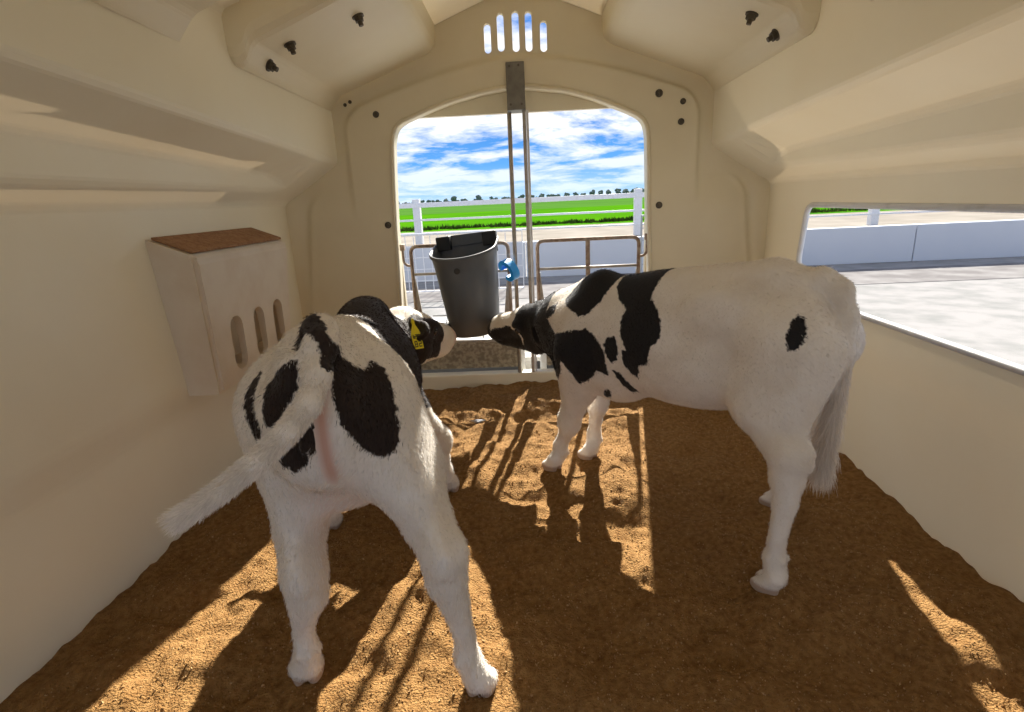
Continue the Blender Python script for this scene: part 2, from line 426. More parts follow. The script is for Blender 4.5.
# ------------------------------------------------------------------ bedding (floor)
gx = np.arange(-1.30, 1.301, .009); gy = np.arange(YB, 3.03, .009)
GX, GY = np.meshgrid(gx, gy, indexing='ij')
def sand_h(X_, Y_):
    h = .040*vnoise(X_*3.1+3, Y_*3.1, 1)+.050*vnoise(X_*7.3, Y_*7.3+5, 2)+.036*vnoise(X_*15, Y_*15, 3)+.016*vnoise(X_*34, Y_*34, 4)+.004*vnoise(X_*80, Y_*80, 5)
    h = h*(.8)
    h += .060*sstep(2.62, 2.95, Y_)-.018*np.exp(-((Y_-2.45)/.16)**2)
    h += .010*np.exp(-((Y_-2.70-.04*np.sin(X_*9)-.03*np.sin(X_*23+1))/.03)**2)
    return h
HOOVES = [(-.569, 1.03), (-.145, .99), (-.729, 1.66), (-.337, 1.9), (.087, 2.06), (.249, 2.15), (.68, 1.30), (.83, 1.725)]
HZ = sand_h(GX, GY)
for hx, hy in HOOVES:                                          # trodden level under each hoof
    w = np.exp(-((GX-hx)**2+(GY-hy)**2)/.055**2); HZ = HZ*(1-w)+(.006)*w
nx, ny = GX.shape
V = np.c_[GX.ravel(), GY.ravel(), HZ.ravel()]
ii = (np.arange(nx-1)[:, None]*ny+np.arange(ny-1)[None, :]).ravel()
F = np.c_[ii, ii+ny, ii+ny+1, ii+1]
me = bpy.data.meshes.new('floor'); me.from_pydata(V.tolist(), [], F.tolist()); me.update()
floor = link('floor', me, M['sand'], smooth=True); tag(floor, kind='structure')
def sand_z(x, y):
    i = int(np.clip(round((x+1.30)/.009), 0, nx-1)); j = int(np.clip(round((y-YB)/.009), 0, ny-1)); return float(HZ[i, j])
# loose sawdust clumps and shavings: nobody could count them
def crumbs(n, seed):
    r = np.random.default_rng(seed); V = []; F = []
    for _ in range(n):
        x = r.uniform(-1.2, 1.2); y = r.uniform(.3, 2.9); s = abs(r.normal(0, .0013))+.0010; z = sand_z(x, y)+s*.2
        b = len(V); q = Euler(tuple(r.uniform(0, 6, 3))).to_matrix()
        sc = (s*r.uniform(.7, 1.6), s, s*r.uniform(.4, .9))
        for c in ((1, 0, 0), (-1, 0, 0), (0, 1, 0), (0, -1, 0), (0, 0, 1), (0, 0, -1)):
            p = q @ Vector((c[0]*sc[0], c[1]*sc[1], c[2]*sc[2])); V.append((x+p.x, y+p.y, z+p.z))
        F += [(b, b+2, b+4), (b+2, b+1, b+4), (b+1, b+3, b+4), (b+3, b, b+4), (b+2, b, b+5), (b+1, b+2, b+5), (b+3, b+1, b+5), (b, b+3, b+5)]
    return V, F
v, f = crumbs(36000, 3)
cr_ = pyobj('sawdust_crumbs', v, f, M['crumb']); tag(cr_, kind='stuff'); cr_.parent = floor

# ------------------------------------------------------------------ wall feeder
fr = empty('hay_feeder', (-1.19, 2.18, .45), 'cream plastic wall feeder with three upright slots and old feed on top', 'feeder')
def L(o, p): return (p[0]-o.location.x, p[1]-o.location.y, p[2]-o.location.z)
def feeder_body():
    # slightly tapering box: y range shrinks, face leans in to the wall lower down
    sec = [(.46, 1.845, 2.475, -1.135), (.50, 1.845, 2.480, -1.132), (.975, 1.80, 2.525, -1.105), (.992, 1.80, 2.525, -1.112)]
    bm = bmesh.new(); Rg = []
    for z, y0, y1, x in sec:
        zb = z+(.035 if z > .97 else 0)
        c = [(-1.262, y0, zb), (x, y0, z-(.025 if z > .97 else 0)), (x, y1, z-(.025 if z > .97 else 0)), (-1.262, y1, zb)]
        Rg.append([bm.verts.new(L(fr, p)) for p in c])
    for a, b in zip(Rg, Rg[1:]):
        for k in range(4): bm.faces.new((a[k], a[(k+1) % 4], b[(k+1) % 4], b[k]))
    bm.faces.new(Rg[0][::-1]); bm.faces.new(Rg[-1])
    bmesh.ops.recalc_face_normals(bm, faces=bm.faces[:])
    es = [e for e in bm.edges if abs(e.verts[0].co.x-e.verts[1].co.x) < .03 and e.verts[0].co.x > -.0]
    bmesh.ops.bevel(bm, geom=es, offset=.014, segments=3, affect='EDGES')
    return bm
fb = obj('feeder_box', feeder_body(), M['feeder'], fr)
cuts = []
def moved(bm):
    return bm
# the inside is hollow, and three slots open into it
bm = bmesh.new(); add_box(bm, -1.25, -1.152, 1.87, 2.46, .52, .955)
cuts.append(moved(bm))
for cy in (2.005, 2.185, 2.362):
    bm = cutter_slot(cy, .617, .092, .215, -1.20, -1.05, axis='x', slant=-.06); cuts.append(moved(bm))
bpy.context.view_layer.update(); carve(fb, cuts)
bm = bmesh.new(); add_box(bm, -1.252, -1.120, 1.815, 2.505, .996, 1.006, .003)
for v in bm.verts: v.co.z += .033-.058*(v.co.x+1.262)/.150
for v in bm.verts: v.co = Vector(L(fr, v.co))
obj('old_feed', bm, M['feed'], fr)

# white rail leaning in the corner behind the calf's rump is the slanting hatch frame
bm = bmesh.new()
hq = [(1.262, p.y, p.z) for p in q]
add_tube(bm, hq+[hq[0]], .012, 8)
hatch = obj('window_1', bm, M['whitemetal'], smooth=True); tag(hatch, kind='structure')

# ------------------------------------------------------------------ doorway steelwork
cp = empty('door_post', (-.02, D+.02, .13), 'pair of grey steel poles on a bracket plate standing in the doorway centre', 'post')
bm = bmesh.new(); add_box(bm, -.068-cp.location.x, .024-cp.location.x, -.060, -.052, 1.535-.13, 1.755-.13, .003)
add_box(bm, -.068-cp.location.x, .024-cp.location.x, -.056, .05, 1.535-.13, 1.541-.13, .001)
pl = obj('bracket_plate', bm, M['plate'], cp)
for x, z in [(-.05, 1.735), (-.005, 1.737), (-.05, 1.56), (.005, 1.56)]:
    bm = bmesh.new(); add_tube(bm, [(x+.02, -.061, z-.13), (x+.02, -.066, z-.13)], .006, 8); obj('rivet', bm, M['bolt'], pl)
bm = bmesh.new(); add_tube(bm, [(-.041, -.02, 1.40), (-.043, -.02, -.02)], .0115, 12); obj('pole', bm, M['steel'], cp, True)
bm = bmesh.new(); add_box(bm, .026, .044, -.03, -.012, -.02, 1.41, .002); obj('pole', bm, M['steel'], cp)
bm = bmesh.new(); add_box(bm, .045, .058, -.01, .01, -.02, 1.41, .002); p_ = obj('pole', bm, M['whitemetal'], cp); p_['label'] = 'bright galvanised strip behind the pole'

def gate(label, x0, x1, hinge):
    """tubular half gate; x0 < x1; hinge = sign of the jamb side"""
    g = empty('pen_gate', ((x0+x1)/2, D+.05, .30), label, 'gate')
    w = (x1-x0)/2; s = hinge
    T = []
    bm = bmesh.new(); add_tube(bm, rounded([(-w, 0, 0), (-w, 0, .575), (w, 0, .575), (w, 0, 0)], .04), .0105, 10); obj('gate_frame', bm, M['rust'], g, True)
    bm = bmesh.new(); add_tube(bm, [(-w, 0, .42), (w, 0, .42)], .008, 8); obj('mid_rail', bm, M['steel'], g, True)
    bm = bmesh.new(); add_tube(bm, [(-w, 0, .02), (w, 0, .02)], .009, 8); obj('bottom_rail', bm, M['steel'], g, True)
    for e in (-1, 1):                                      # perforated tapering gusset at each foot
        bm = bmesh.new()
        pts = [(e*w-e*.004, .40), (e*w-e*.012, .40), (e*w-e*.055, .02), (e*w-e*.004, .02)]
        A = [bm.verts.new((a, -.006, b)) for a, b in pts]; B = [bm.verts.new((a, .006, b)) for a, b in pts]
        for k in range(4): bm.faces.new((A[k], A[(k+1) % 4], B[(k+1) % 4], B[k]))
        bm.faces.new(A); bm.faces.new(B[::-1])
        obj('gusset', bm, M['steel'], g)
    bm = bmesh.new(); add_tube(bm, rounded([(s*w, 0, .47), (s*(w+.025), 0, .47), (s*(w+.045), 0, .49), (s*(w+.045), 0, .58)], .012), .0075, 8); obj('hinge_hook', bm, M['rust'], g, True)
    bm = bmesh.new(); add_box(bm, s*(w+.045)-.012, s*(w+.045)+.012, -.012, .02, .555, .59, .003); obj('hinge_bracket', bm, M['rust'], g)
    return g
gl = gate('rusty tube half gate hung at the left jamb behind the grey bucket', -.645, -.100, -1)
g2 = gate('rusty tube half gate with centre upright at the right jamb', .062, .622, 1)
bm = bmesh.new(); add_box(bm, -.012, .012, -.004, .012, .02, .575, .002); obj('centre_upright', bm, M['rust'], g2)
# blue plastic fitting on the left gate's free upright
bl = bmesh.new()
N_ = 22; prof = []
for k in range(N_):
    a = radians(-150+300*k/(N_-1)); prof.append((.020*cos(a), .034*sin(a)))
A = []; 
for (px_, pz_) in prof:
    A.append([bl.verts.new((px_*k, yv, pz_*k)) for k, yv in ((1.25, -.020), (1.25, .022), (.72, .022), (.72, -.020))])
for a, b in zip(A, A[1:]):
    for k in range(4): bl.faces.new((a[k], a[(k+1) % 4], b[(k+1) % 4], b[k]))
bl.faces.new(A[0][::-1]); bl.faces.new(A[-1])
bc = obj('blue_clamp', bl, M['blue']); bc.location = (-.098, D-.045, .735); bc.rotation_euler = (radians(10), radians(-35), radians(-40)); bc.scale = (1.5, 1.4, 1.5)
tag(bc, 'bright blue plastic clamp on the gate upright beside the bucket', 'clamp')

# low threshold panel outside with white edging
tp = empty('threshold_panel', (-.33, D+.045, .12), 'speckled brown concrete slab with white edging outside the sill left of the poles', 'slab')
bm = bmesh.new(); add_box(bm, -.40, .265, .06, .12, .015, .185, .004); obj('slab_face', bm, M['concrete'], tp)
bm = bmesh.new(); add_box(bm, -.44, -.402, .055, .125, -.1, .19, .003); obj('edge_strip', bm, M['whitemetal'], tp)
bm = bmesh.new(); add_box(bm, .267, .300, .055, .125, -.1, .20, .003); obj('edge_strip', bm, M['whitemetal'], tp)
tp2 = empty('threshold_panel', (.36, D+.045, .12), 'speckled brown concrete slab with white edging outside the sill right of the poles', 'slab')
bm = bmesh.new(); add_box(bm, -.26, .35, .06, .12, .015, .185, .004); obj('slab_face', bm, M['concrete'], tp2)
bm = bmesh.new(); add_box(bm, -.30, -.262, .055, .125, -.1, .19, .003); obj('edge_strip', bm, M['whitemetal'], tp2)

# white slatted step outside
sp = empty('slatted_step', (0, 3.85, -.1), 'low white slatted platform on the concrete outside the doorway', 'platform')
for k in range(9):
    bm = bmesh.new(); y = -.60+k*.15; add_box(bm, -1.2, 1.2, y, y+.125, .22, .25, .004); obj('slat', bm, M['slat'], sp)
for x in (-1.1, 0, 1.1):
    bm = bmesh.new(); add_box(bm, x-.03, x+.03, -.6, .72, .0, .22, .003); obj('bearer', bm, M['slat'], sp)
# wire rack between bucket and slab
wk = empty('wire_rack', (-.33, D+.20, .20), 'grey wire rack standing on the slab below the bucket', 'rack')
for z, yv in ((.20, 0), (.235, .06)):
    bm = bmesh.new(); add_tube(bm, [(-.26, yv, z), (.28, yv, z)], .004, 6); obj('long_wire', bm, M['wire'], wk)
for x in (-.17, .05, .22):
    bm = bmesh.new(); add_tube(bm, rounded([(x, 0, .05), (x, 0, .20), (x, .10, .26)], .02), .004, 6); obj('upright_wire', bm, M['wire'], wk)

# ------------------------------------------------------------------ bucket
bk = empty('feed_bucket', (-.285, 2.80, .43), 'dark grey rubber bucket with a flat back hooked over the gate', 'bucket')
def dshape(w, d, n=28):
    """D outline: flat back at +y, round front at -y"""
    P = []
    for k in range(n+1):
        a = pi+pi*k/n; P.append((w*cos(a), -.02+d*sin(a)))
    P += [(w, .10), (w*.97, .14), (w*.9, .155), (w*.45, .157), (0, .157), (-w*.45, .157), (-w*.9, .155), (-w*.97, .14), (-w, .10)]
    return P
bm = bmesh.new(); Rg = []
levels = [(.0, .112, .11), (.012, .122, .122), (.12, .133, .14), (.25, .144, .152), (.38, .154, .163), (.462, .164, .172), (.470, .173, .180), (.485, .174, .181), (.488, .168, .176), (.470, .160, .168), (.38, .149, .158), (.12, .117, .124), (.02, .098, .10)]
for z, w, d in levels:
    Rg.append([bm.verts.new((x, y*(.8+.2*min(1, z/.4)) if y > 0 else y, z-.075*((.157-y)/.337)*min(1, z/.48))) for x, y in dshape(w, d)])
n = len(Rg[0])
for a, b in zip(Rg, Rg[1:]):
    for k in range(n): bm.faces.new((a[k], a[(k+1) % n], b[(k+1) % n], b[k]))
bm.faces.new(Rg[0][::-1]); bm.faces.new(Rg[-1])
body = obj('bucket_body', bm, M['bucket'], bk, True)
for sx in (-1, 1):
    bm = bmesh.new(); add_box(bm, sx*.125-.038, sx*.125+.038, .10, .15, .440, .515, .006)
    add_box(bm, sx*.118-.030, sx*.118+.030, .14, .235, .498, .515, .004); add_box(bm, sx*.118-.030, sx*.118+.030, .222, .235, .40, .512, .004)
    obj('hanging_hook', bm, M['black'], bk)
bm = bmesh.new(); add_box(bm, -.09, .09, .148, .158, .455, .515, .004); obj('back_plate', bm, M['bucket'], bk)
bm = bmesh.new(); add_tube(bm, [(-.012, -.192, .345), (-.012, -.172, .347)], .015, 18); obj('teat_hole', bm, M['black'], bk)
bm = bmesh.new(); add_tube(bm, [(.015, -.122, .03), (.015, -.105, .03)], .010, 14); obj('drain_hole', bm, M['black'], bk)
for sx in (-1, 1):
    bm = bmesh.new(); add_tube(bm, [(sx*.090, -.060, .055), (sx*.118, -.085, .062), (sx*.126, -.095, .064)], [.020, .017, .012], 12)
    obj('drinking_teat', bm, M['black'], bk, True)
bk.rotation_euler = (radians(-2), radians(-5.0), radians(-4))

# scrap on the bedding
bm = bmesh.new(); r = bmesh.ops.create_icosphere(bm, subdivisions=2, radius=1)
for v in bm.verts:
    k = 1+.35*sin(v.co.x*7+v.co.y*5)+.2*cos(v.co.z*9); v.co = Vector((v.co.x*.030*k, v.co.y*.013*k, v.co.z*.007*k))
scp = obj('paper_scrap', bm, M['paper']); scp.location = (-.285, 2.60, sand_z(-.285, 2.60)+.006); tag(scp, 'small pale scrap lying on the shaded bedding near the sill', 'scrap')

# ------------------------------------------------------------------ outside
def plane(name, x0, x1, y0, y1, z, m, nx_=1, ny_=1):
    bm = bmesh.new(); add_box(bm, x0, x1, y0, y1, z-.05, z); o = obj(name, bm, m); tag(o, kind='structure'); return o
plane('concrete_pad', -30, 30, 3.02, 16.5, -.10, M['pad'])
plane('wall_shadow_strip', -30, 30, 6.75, 8.0, -.095, M['wall_shadow_strip'])  # dark strip painting the low wall's cast shadow on the pad
plane('pad_behind', -30, 30, -14, 3.015, -.12, M['pad'])
plane('road', -120, 120, 16.5, 25, -.11, M['road'])
plane('verge', -160, 160, 25, 27.5, -.12, M['grass'])
plane('near_field', -260, 260, 27.5, 70, -.14, M['grass'])
plane('far_field', -700, 700, 70, 420, -.16, M['grass2'])
def rotz_about(o, a): o.rotation_euler = (0, 0, a)
wallo = empty('low_wall', (0, 8.7, -.1), 'low white painted concrete wall across the yard', 'wall')
for k in range(8):
    bm = bmesh.new(); add_box(bm, -8+k*2.0, -8+k*2.0+1.985, -.08, .08, 0, .56, .008); obj('wall_panel', bm, M['whitewall'], wallo)
fe = empty('rail_fence', (0, 17, -.1), 'white post and rail fence beyond the low wall', 'fence')
ang = radians(1.5)
for x in (-17.2, -10.2, -3.3, 3.4, 10.3, 17.2):
    bm = bmesh.new(); add_box(bm, x-.11, x+.11, -.11, .11, 0, 1.35, .01); obj('post', bm, M['whitemetal'], fe)
for z, h in ((1.10, .14), (.70, .06), (.30, .05)):
    bm = bmesh.new(); add_box(bm, -24, 24, -.13, -.09, z, z+h, .005); obj('rail', bm, M['whitemetal'], fe)
fe.rotation_euler = (0, 0, -ang)
def mesh_panel(label, x0, x1, y, z0, z1, nxw, nzw, m, name='mesh_panel'):
    o = empty(name, ((x0+x1)/2, y, z0), label, 'panel'); w = (x1-x0)/2; h = z1-z0
    bm = bmesh.new(); add_tube(bm, [(-w, 0, 0), (-w, 0, h), (w, 0, h), (w, 0, 0), (-w, 0, 0)], .018, 8); obj('panel_frame', bm, m, o)
    bm = bmesh.new()
    for k in range(1, nxw): x = -w+2*w*k/nxw; add_tube(bm, [(x, 0, 0), (x, 0, h)], .006, 6)
    for k in range(1, nzw): z = h*k/nzw; add_tube(bm, [(-w, 0, z), (w, 0, z)], .006, 6)
    obj('wire_grid', bm, m, o); return o
mesh_panel('grey framed wire mesh panel in front of the low wall at right', 1.50, 2.65, 7.2, -.1, .83, 6, 6, M['wire'])
mesh_panel('pale wire mesh panel in front of the low wall behind the bucket', -2.6, -.05, 7.6, -.1, .70, 22, 5, M['whitemetal'])
# dark weeds along the near edge of the field
def tufts(n):
    r = np.random.default_rng(11); V = []; F = []
    for _ in range(n):
        x = r.uniform(-26, 26); y = 27.2+r.normal(0, .3); h = r.uniform(.05, .28)
        for k in range(7):
            a = r.uniform(0, 6.28); dx_, dy_ = cos(a)*.06, sin(a)*.06; ox, oy = r.normal(0, .12, 2); b = len(V)
            V += [(x+ox-dx_, y+oy-dy_, -.13), (x+ox+dx_, y+oy+dy_, -.13), (x+ox+r.normal(0, .08), y+oy, -.13+h*r.uniform(.6, 1))]; F.append((b, b+1, b+2))
    return V, F
v, f = tufts(900)
wd = pyobj('verge_weeds', v, f, M['weed']); tag(wd, 'dark uneven weeds along the near edge of the green field', 'weeds', kind='stuff')
# tree line
r = random.Random(5)
def tree_mesh(seed):
    rr = random.Random(seed); bm = bmesh.new()
    for k in range(9):
        ret = bmesh.ops.create_icosphere(bm, subdivisions=2, radius=1)
        s = rr.uniform(1.0, 1.9); cx, cy, cz = rr.uniform(-2, 2), rr.uniform(-1.5, 1.5), rr.uniform(2.2, 5.0)
        for v in ret['verts']:
            j = 1+rr.uniform(-.22, .22); v.co = Vector((cx+v.co.x*s*1.2*j, cy+v.co.y*s*j, cz+v.co.z*s*.85*j))
    return bm
crowns = []
for s_ in range(5):
    me = bpy.data.meshes.new('crown'); b_ = tree_mesh(s_); b_.to_mesh(me); b_.free(); me.materials.append(M['tree']); crowns.append(me)
bt = bmesh.new(); add_tube(bt, [(0, 0, -.2), (0, 0, 3)], [.35, .2], 8); tme = bpy.data.meshes.new('trunk'); bt.to_mesh(tme); bt.free(); tme.materials.append(M['trunk'])
for k in range(230):
    x = -125+k*1.15+r.uniform(-.5, .5); y = 300+(k % 4)*9
    t = empty('tree', (x, y, -.16), 'small dark tree in the distant line beyond the green field', 'tree', 'distant tree line beyond the field')
    sc = r.uniform(.45, .8)*(1.35 if (x > 22 and r.random() < .8) else (.9 if r.random() < .7 else 1.3)); t.scale = (sc*.5, sc*.5, sc*.75)
    c = bpy.data.objects.new('crown', crowns[k % 5]); COL.objects.link(c); c.parent = t; c.rotation_euler = (0, 0, r.uniform(0, 6))
    c = bpy.data.objects.new('trunk', tme); COL.objects.link(c); c.parent = t

# ------------------------------------------------------------------ calves: one continuous skin each, from a blended distance field
class Field:
    def __init__(s, lo, hi, h):
        s.h = h; s.lo = np.array(lo, np.float32); n = np.ceil((np.array(hi)-np.array(lo))/h).astype(int)+1
        s.n = n; s.ax = [s.lo[i]+np.arange(n[i], dtype=np.float32)*h for i in range(3)]
        s.d = np.full(n, .5, np.float32)
    def block(s, lo, hi):
        sl = []
        for i in range(3):
            a = int(max(0, math.floor((lo[i]-s.lo[i])/s.h))); b = int(min(s.n[i], math.ceil((hi[i]-s.lo[i])/s.h)+1)); sl.append(slice(a, max(a+1, b)))
        X_, Y_, Z_ = np.meshgrid(s.ax[0][sl[0]], s.ax[1][sl[1]], s.ax[2][sl[2]], indexing='ij')
        return tuple(sl), X_, Y_, Z_
    def blend(s, sl, d, k, sub=False):
        a = s.d[sl]
        if sub:
            a = -a
        if k > 0:
            h_ = np.clip(.5+.5*(d-a)/k, 0, 1) if True else 0
            r = d*(1-h_)+a*h_-k*h_*(1-h_)
        else: r = np.minimum(a, d)
        s.d[sl] = -r if sub else r
    def cone(s, a, b, ra, rb, k=.03, sub=False):
        a = np.array(a, float); b = np.array(b, float); m = max(ra, rb)+k+.02
        sl, X_, Y_, Z_ = s.block(np.minimum(a, b)-m, np.maximum(a, b)+m)
        ab = b-a; L2 = max(ab@ab, 1e-9)
        t = np.clip(((X_-a[0])*ab[0]+(Y_-a[1])*ab[1]+(Z_-a[2])*ab[2])/L2, 0, 1)
        d = np.sqrt((X_-a[0]-t*ab[0])**2+(Y_-a[1]-t*ab[1])**2+(Z_-a[2]-t*ab[2])**2)-(ra+(rb-ra)*t)
        s.blend(sl, d.astype(np.float32), k, sub)
    def ell(s, c, r, k=.03, M3=None, sub=False):
        """ellipsoid; M3 columns are its three axes"""
        c = np.array(c, float); r = np.array(r, float); M3 = np.eye(3) if M3 is None else np.array(M3, float)
        ext = np.sqrt(((M3*r)**2).sum(axis=1))+k+.02
        sl, X_, Y_, Z_ = s.block(c-ext, c+ext)
        P = [X_-c[0], Y_-c[1], Z_-c[2]]
        q = [(P[0]*M3[0, i]+P[1]*M3[1, i]+P[2]*M3[2, i]) for i in range(3)]
        k0 = np.sqrt(sum((q[i]/r[i])**2 for i in range(3))); k1 = np.sqrt(sum((q[i]/r[i]**2)**2 for i in range(3)))
        d = k0*(k0-1)/np.maximum(k1, 1e-6)
        s.blend(sl, d.astype(np.float32), k, sub)
    def chain(s, P, k=.03):
        """P: list of (point, radius)"""
        for (a, ra), (b, rb) in zip(P, P[1:]): s.cone(a, b, ra, rb, k)
    def mesh(s):
        """surface nets"""
        d = s.d; ins = d < 0; nx_, ny_, nz_ = s.n
        c = np.zeros((nx_-1, ny_-1, nz_-1), np.int8)
        for i in (0, 1):
            for j in (0, 1):
                for k in (0, 1): c += ins[i:nx_-1+i, j:ny_-1+j, k:nz_-1+k]
        act = (c > 0) & (c < 8); idx = -np.ones(act.shape, np.int64); A = np.argwhere(act); idx[act] = np.arange(len(A))
        acc = np.zeros((len(A), 3)); cnt = np.zeros(len(A))
        cor = [(0, 0, 0), (1, 0, 0), (0, 1, 0), (1, 1, 0), (0, 0, 1), (1, 0, 1), (0, 1, 1), (1, 1, 1)]
        val = [d[A[:, 0]+a, A[:, 1]+b, A[:, 2]+e] for a, b, e in cor]
        for p in range(8):
            for q in range(p+1, 8):
                if sum(abs(cor[p][i]-cor[q][i]) for i in range(3)) != 1: continue
                m = (val[p] < 0) != (val[q] < 0)
                t = np.where(m, val[p]/(val[p]-val[q]+1e-12), 0)
                for i in range(3): acc[:, i] += np.where(m, cor[p][i]+t*(cor[q][i]-cor[p][i]), 0)
                cnt += m
        V = s.lo+(A+acc/cnt[:, None])*s.h
        F = []
        for ax in range(3):
            sl0 = [slice(1, -1)]*3; sl0[ax] = slice(0, -1); sl1 = list(sl0); sl1[ax] = slice(1, None)
            a = ins[tuple(sl0)]; b = ins[tuple(sl1)]; E = np.argwhere(a != b); 
            off = np.array([1, 1, 1]); off[ax] = 0; E = E+off
            flip = ins[E[:, 0], E[:, 1], E[:, 2]]
            u, w = [(1, 2), (2, 0), (0, 1)][ax]
            def g(du, dw):
                Q = E.copy(); Q[:, u] -= du; Q[:, w] -= dw; return idx[Q[:, 0], Q[:, 1], Q[:, 2]]
            q = np.c_[g(0, 0), g(1, 0), g(1, 1), g(0, 1)]
            q[~flip] = q[~flip][:, ::-1]; F.append(q)
        F = np.vstack(F); F = F[(F >= 0).all(axis=1)]
        # one light smoothing pass
        for _ in range(3):
            S = np.zeros_like(V); c_ = np.zeros(len(V))
            for i in range(4):
                np.add.at(S, F[:, i], V[F[:, (i+1) % 4]]+V[F[:, (i+3) % 4]]); np.add.at(c_, F[:, i], 2)
            V = .5*V+.5*S/np.maximum(c_, 1)[:, None]
        return V, F
    def grad(s, P):
        g = (P-s.lo)/s.h; i = np.clip(g.astype(int), 1, s.n-2)
        G = np.stack([s.d[i[:, 0]+1, i[:, 1], i[:, 2]]-s.d[i[:, 0]-1, i[:, 1], i[:, 2]], s.d[i[:, 0], i[:, 1]+1, i[:, 2]]-s.d[i[:, 0], i[:, 1]-1, i[:, 2]], s.d[i[:, 0], i[:, 1], i[:, 2]+1]-s.d[i[:, 0], i[:, 1], i[:, 2]-1]], 1)
        return G/np.maximum(np.linalg.norm(G, axis=1), 1e-6)[:, None]

def poly_sd(U, W, P):
    """signed distance to a polygon, positive inside"""
    P = np.array(P, float); n = len(P); best = np.full(len(U), 9.0)
    for i in range(n):
        a = P[i]; b = P[(i+1) % n]; ab = b-a
        t = np.clip(((U-a[0])*ab[0]+(W-a[1])*ab[1])/max(ab@ab, 1e-9), 0, 1)
        best = np.minimum(best, np.hypot(U-a[0]-t*ab[0], W-a[1]-t*ab[1]))
    return np.where(inpoly(U, W, P), best, -best)

def coat_material(name, dark, white=(.80, .755, .69), pink=(.52, .25, .17)):
    m = bpy.data.materials.new(name); m.use_nodes = True; t = m.node_tree; b = t.nodes['Principled BSDF']
    def n(k, **kw):
        x = t.nodes.new(k)
        for a, c in kw.items(): setattr(x, a, c)
        return x
    at = n('ShaderNodeAttribute', attribute_name='coat'); ap = n('ShaderNodeAttribute', attribute_name='skin'); ad = n('ShaderNodeAttribute', attribute_name='hoof')
    tc = n('ShaderNodeTexCoord')
    nz = n('ShaderNodeTexNoise'); nz.inputs['Scale'].default_value = 75; nz.inputs['Detail'].default_value = 4; t.links.new(tc.outputs['Object'], nz.inputs['Vector'])
    ma = n('ShaderNodeMath', operation='MULTIPLY_ADD'); t.links.new(nz.outputs[0], ma.inputs[0]); ma.inputs[1].default_value = .022; ma.inputs[2].default_value = -.011
    ad2 = n('ShaderNodeMath', operation='ADD'); t.links.new(at.outputs['Fac'], ad2.inputs[0]); t.links.new(ma.outputs[0], ad2.inputs[1])
    mr = n('ShaderNodeMapRange'); t.links.new(ad2.outputs[0], mr.inputs[0]); mr.inputs[1].default_value = -.0022; mr.inputs[2].default_value = .0022
    n2 = n('ShaderNodeTexNoise'); n2.inputs['Scale'].default_value = 9; n2.inputs['Detail'].default_value = 5; t.links.new(tc.outputs['Object'], n2.inputs['Vector'])
    w2 = n('ShaderNodeMix', data_type='RGBA'); w2.inputs[6].default_value = (*white, 1); w2.inputs[7].default_value = (white[0]*.86, white[1]*.82, white[2]*.76, 1)
    r2 = n('ShaderNodeMapRange'); t.links.new(n2.outputs[0], r2.inputs[0]); r2.inputs[1].default_value = .42; r2.inputs[2].default_value = .75; t.links.new(r2.outputs[0], w2.inputs[0])
    m1 = n('ShaderNodeMix', data_type='RGBA'); t.links.new(ap.outputs['Fac'], m1.inputs[0]); t.links.new(w2.outputs[2], m1.inputs[6]); m1.inputs[7].default_value = (*pink, 1)
    m2 = n('ShaderNodeMix', data_type='RGBA'); t.links.new(mr.outputs[0], m2.inputs[0]); t.links.new(m1.outputs[2], m2.inputs[6]); m2.inputs[7].default_value = (*dark, 1)
    m3 = n('ShaderNodeMix', data_type='RGBA'); t.links.new(ad.outputs['Fac'], m3.inputs[0]); t.links.new(m2.outputs[2], m3.inputs[6]); m3.inputs[7].default_value = (.42, .31, .23, 1)
    t.links.new(m3.outputs[2], b.inputs['Base Color']); b.inputs['Roughness'].default_value = .75; b.inputs['Specular IOR Level'].default_value = .25
    b.inputs['Sheen Weight'].default_value = .15; b.inputs['Sheen Roughness'].default_value = .5
    mpn = n('ShaderNodeMapping'); mpn.inputs['Scale'].default_value = (1, 1, .35); t.links.new(tc.outputs['Object'], mpn.inputs[0])
    n3 = n('ShaderNodeTexNoise'); n3.inputs['Scale'].default_value = 140; n3.inputs['Detail'].default_value = 3; t.links.new(mpn.outputs[0], n3.inputs['Vector'])
    bp = n('ShaderNodeBump'); bp.inputs['Strength'].default_value = .35; bp.inputs['Distance'].default_value = .004; t.links.new(n3.outputs[0], bp.inputs['Height']); t.links.new(bp.outputs[0], b.inputs['Normal'])
    return m
def hair_material(name):
    m = bpy.data.materials.new(name); m.use_nodes = True; t = m.node_tree; b = t.nodes['Principled BSDF']
    a = t.nodes.new('ShaderNodeAttribute'); a.attribute_name = 'tint'; t.links.new(a.outputs['Color'], b.inputs['Base Color'])
    b.inputs['Roughness'].default_value = .6; b.inputs['Specular IOR Level'].default_value = .3
    tr = t.nodes.new('ShaderNodeBsdfTranslucent'); t.links.new(a.outputs['Color'], tr.inputs[0])
    ms = t.nodes.new('ShaderNodeMixShader'); ms.inputs[0].default_value = .3
    t.links.new(b.outputs[0], ms.inputs[1]); t.links.new(tr.outputs[0], ms.inputs[2]); t.links.new(ms.outputs[0], t.nodes['Material Output'].inputs[0])
    return m
HAIR = hair_material('calf_hair')

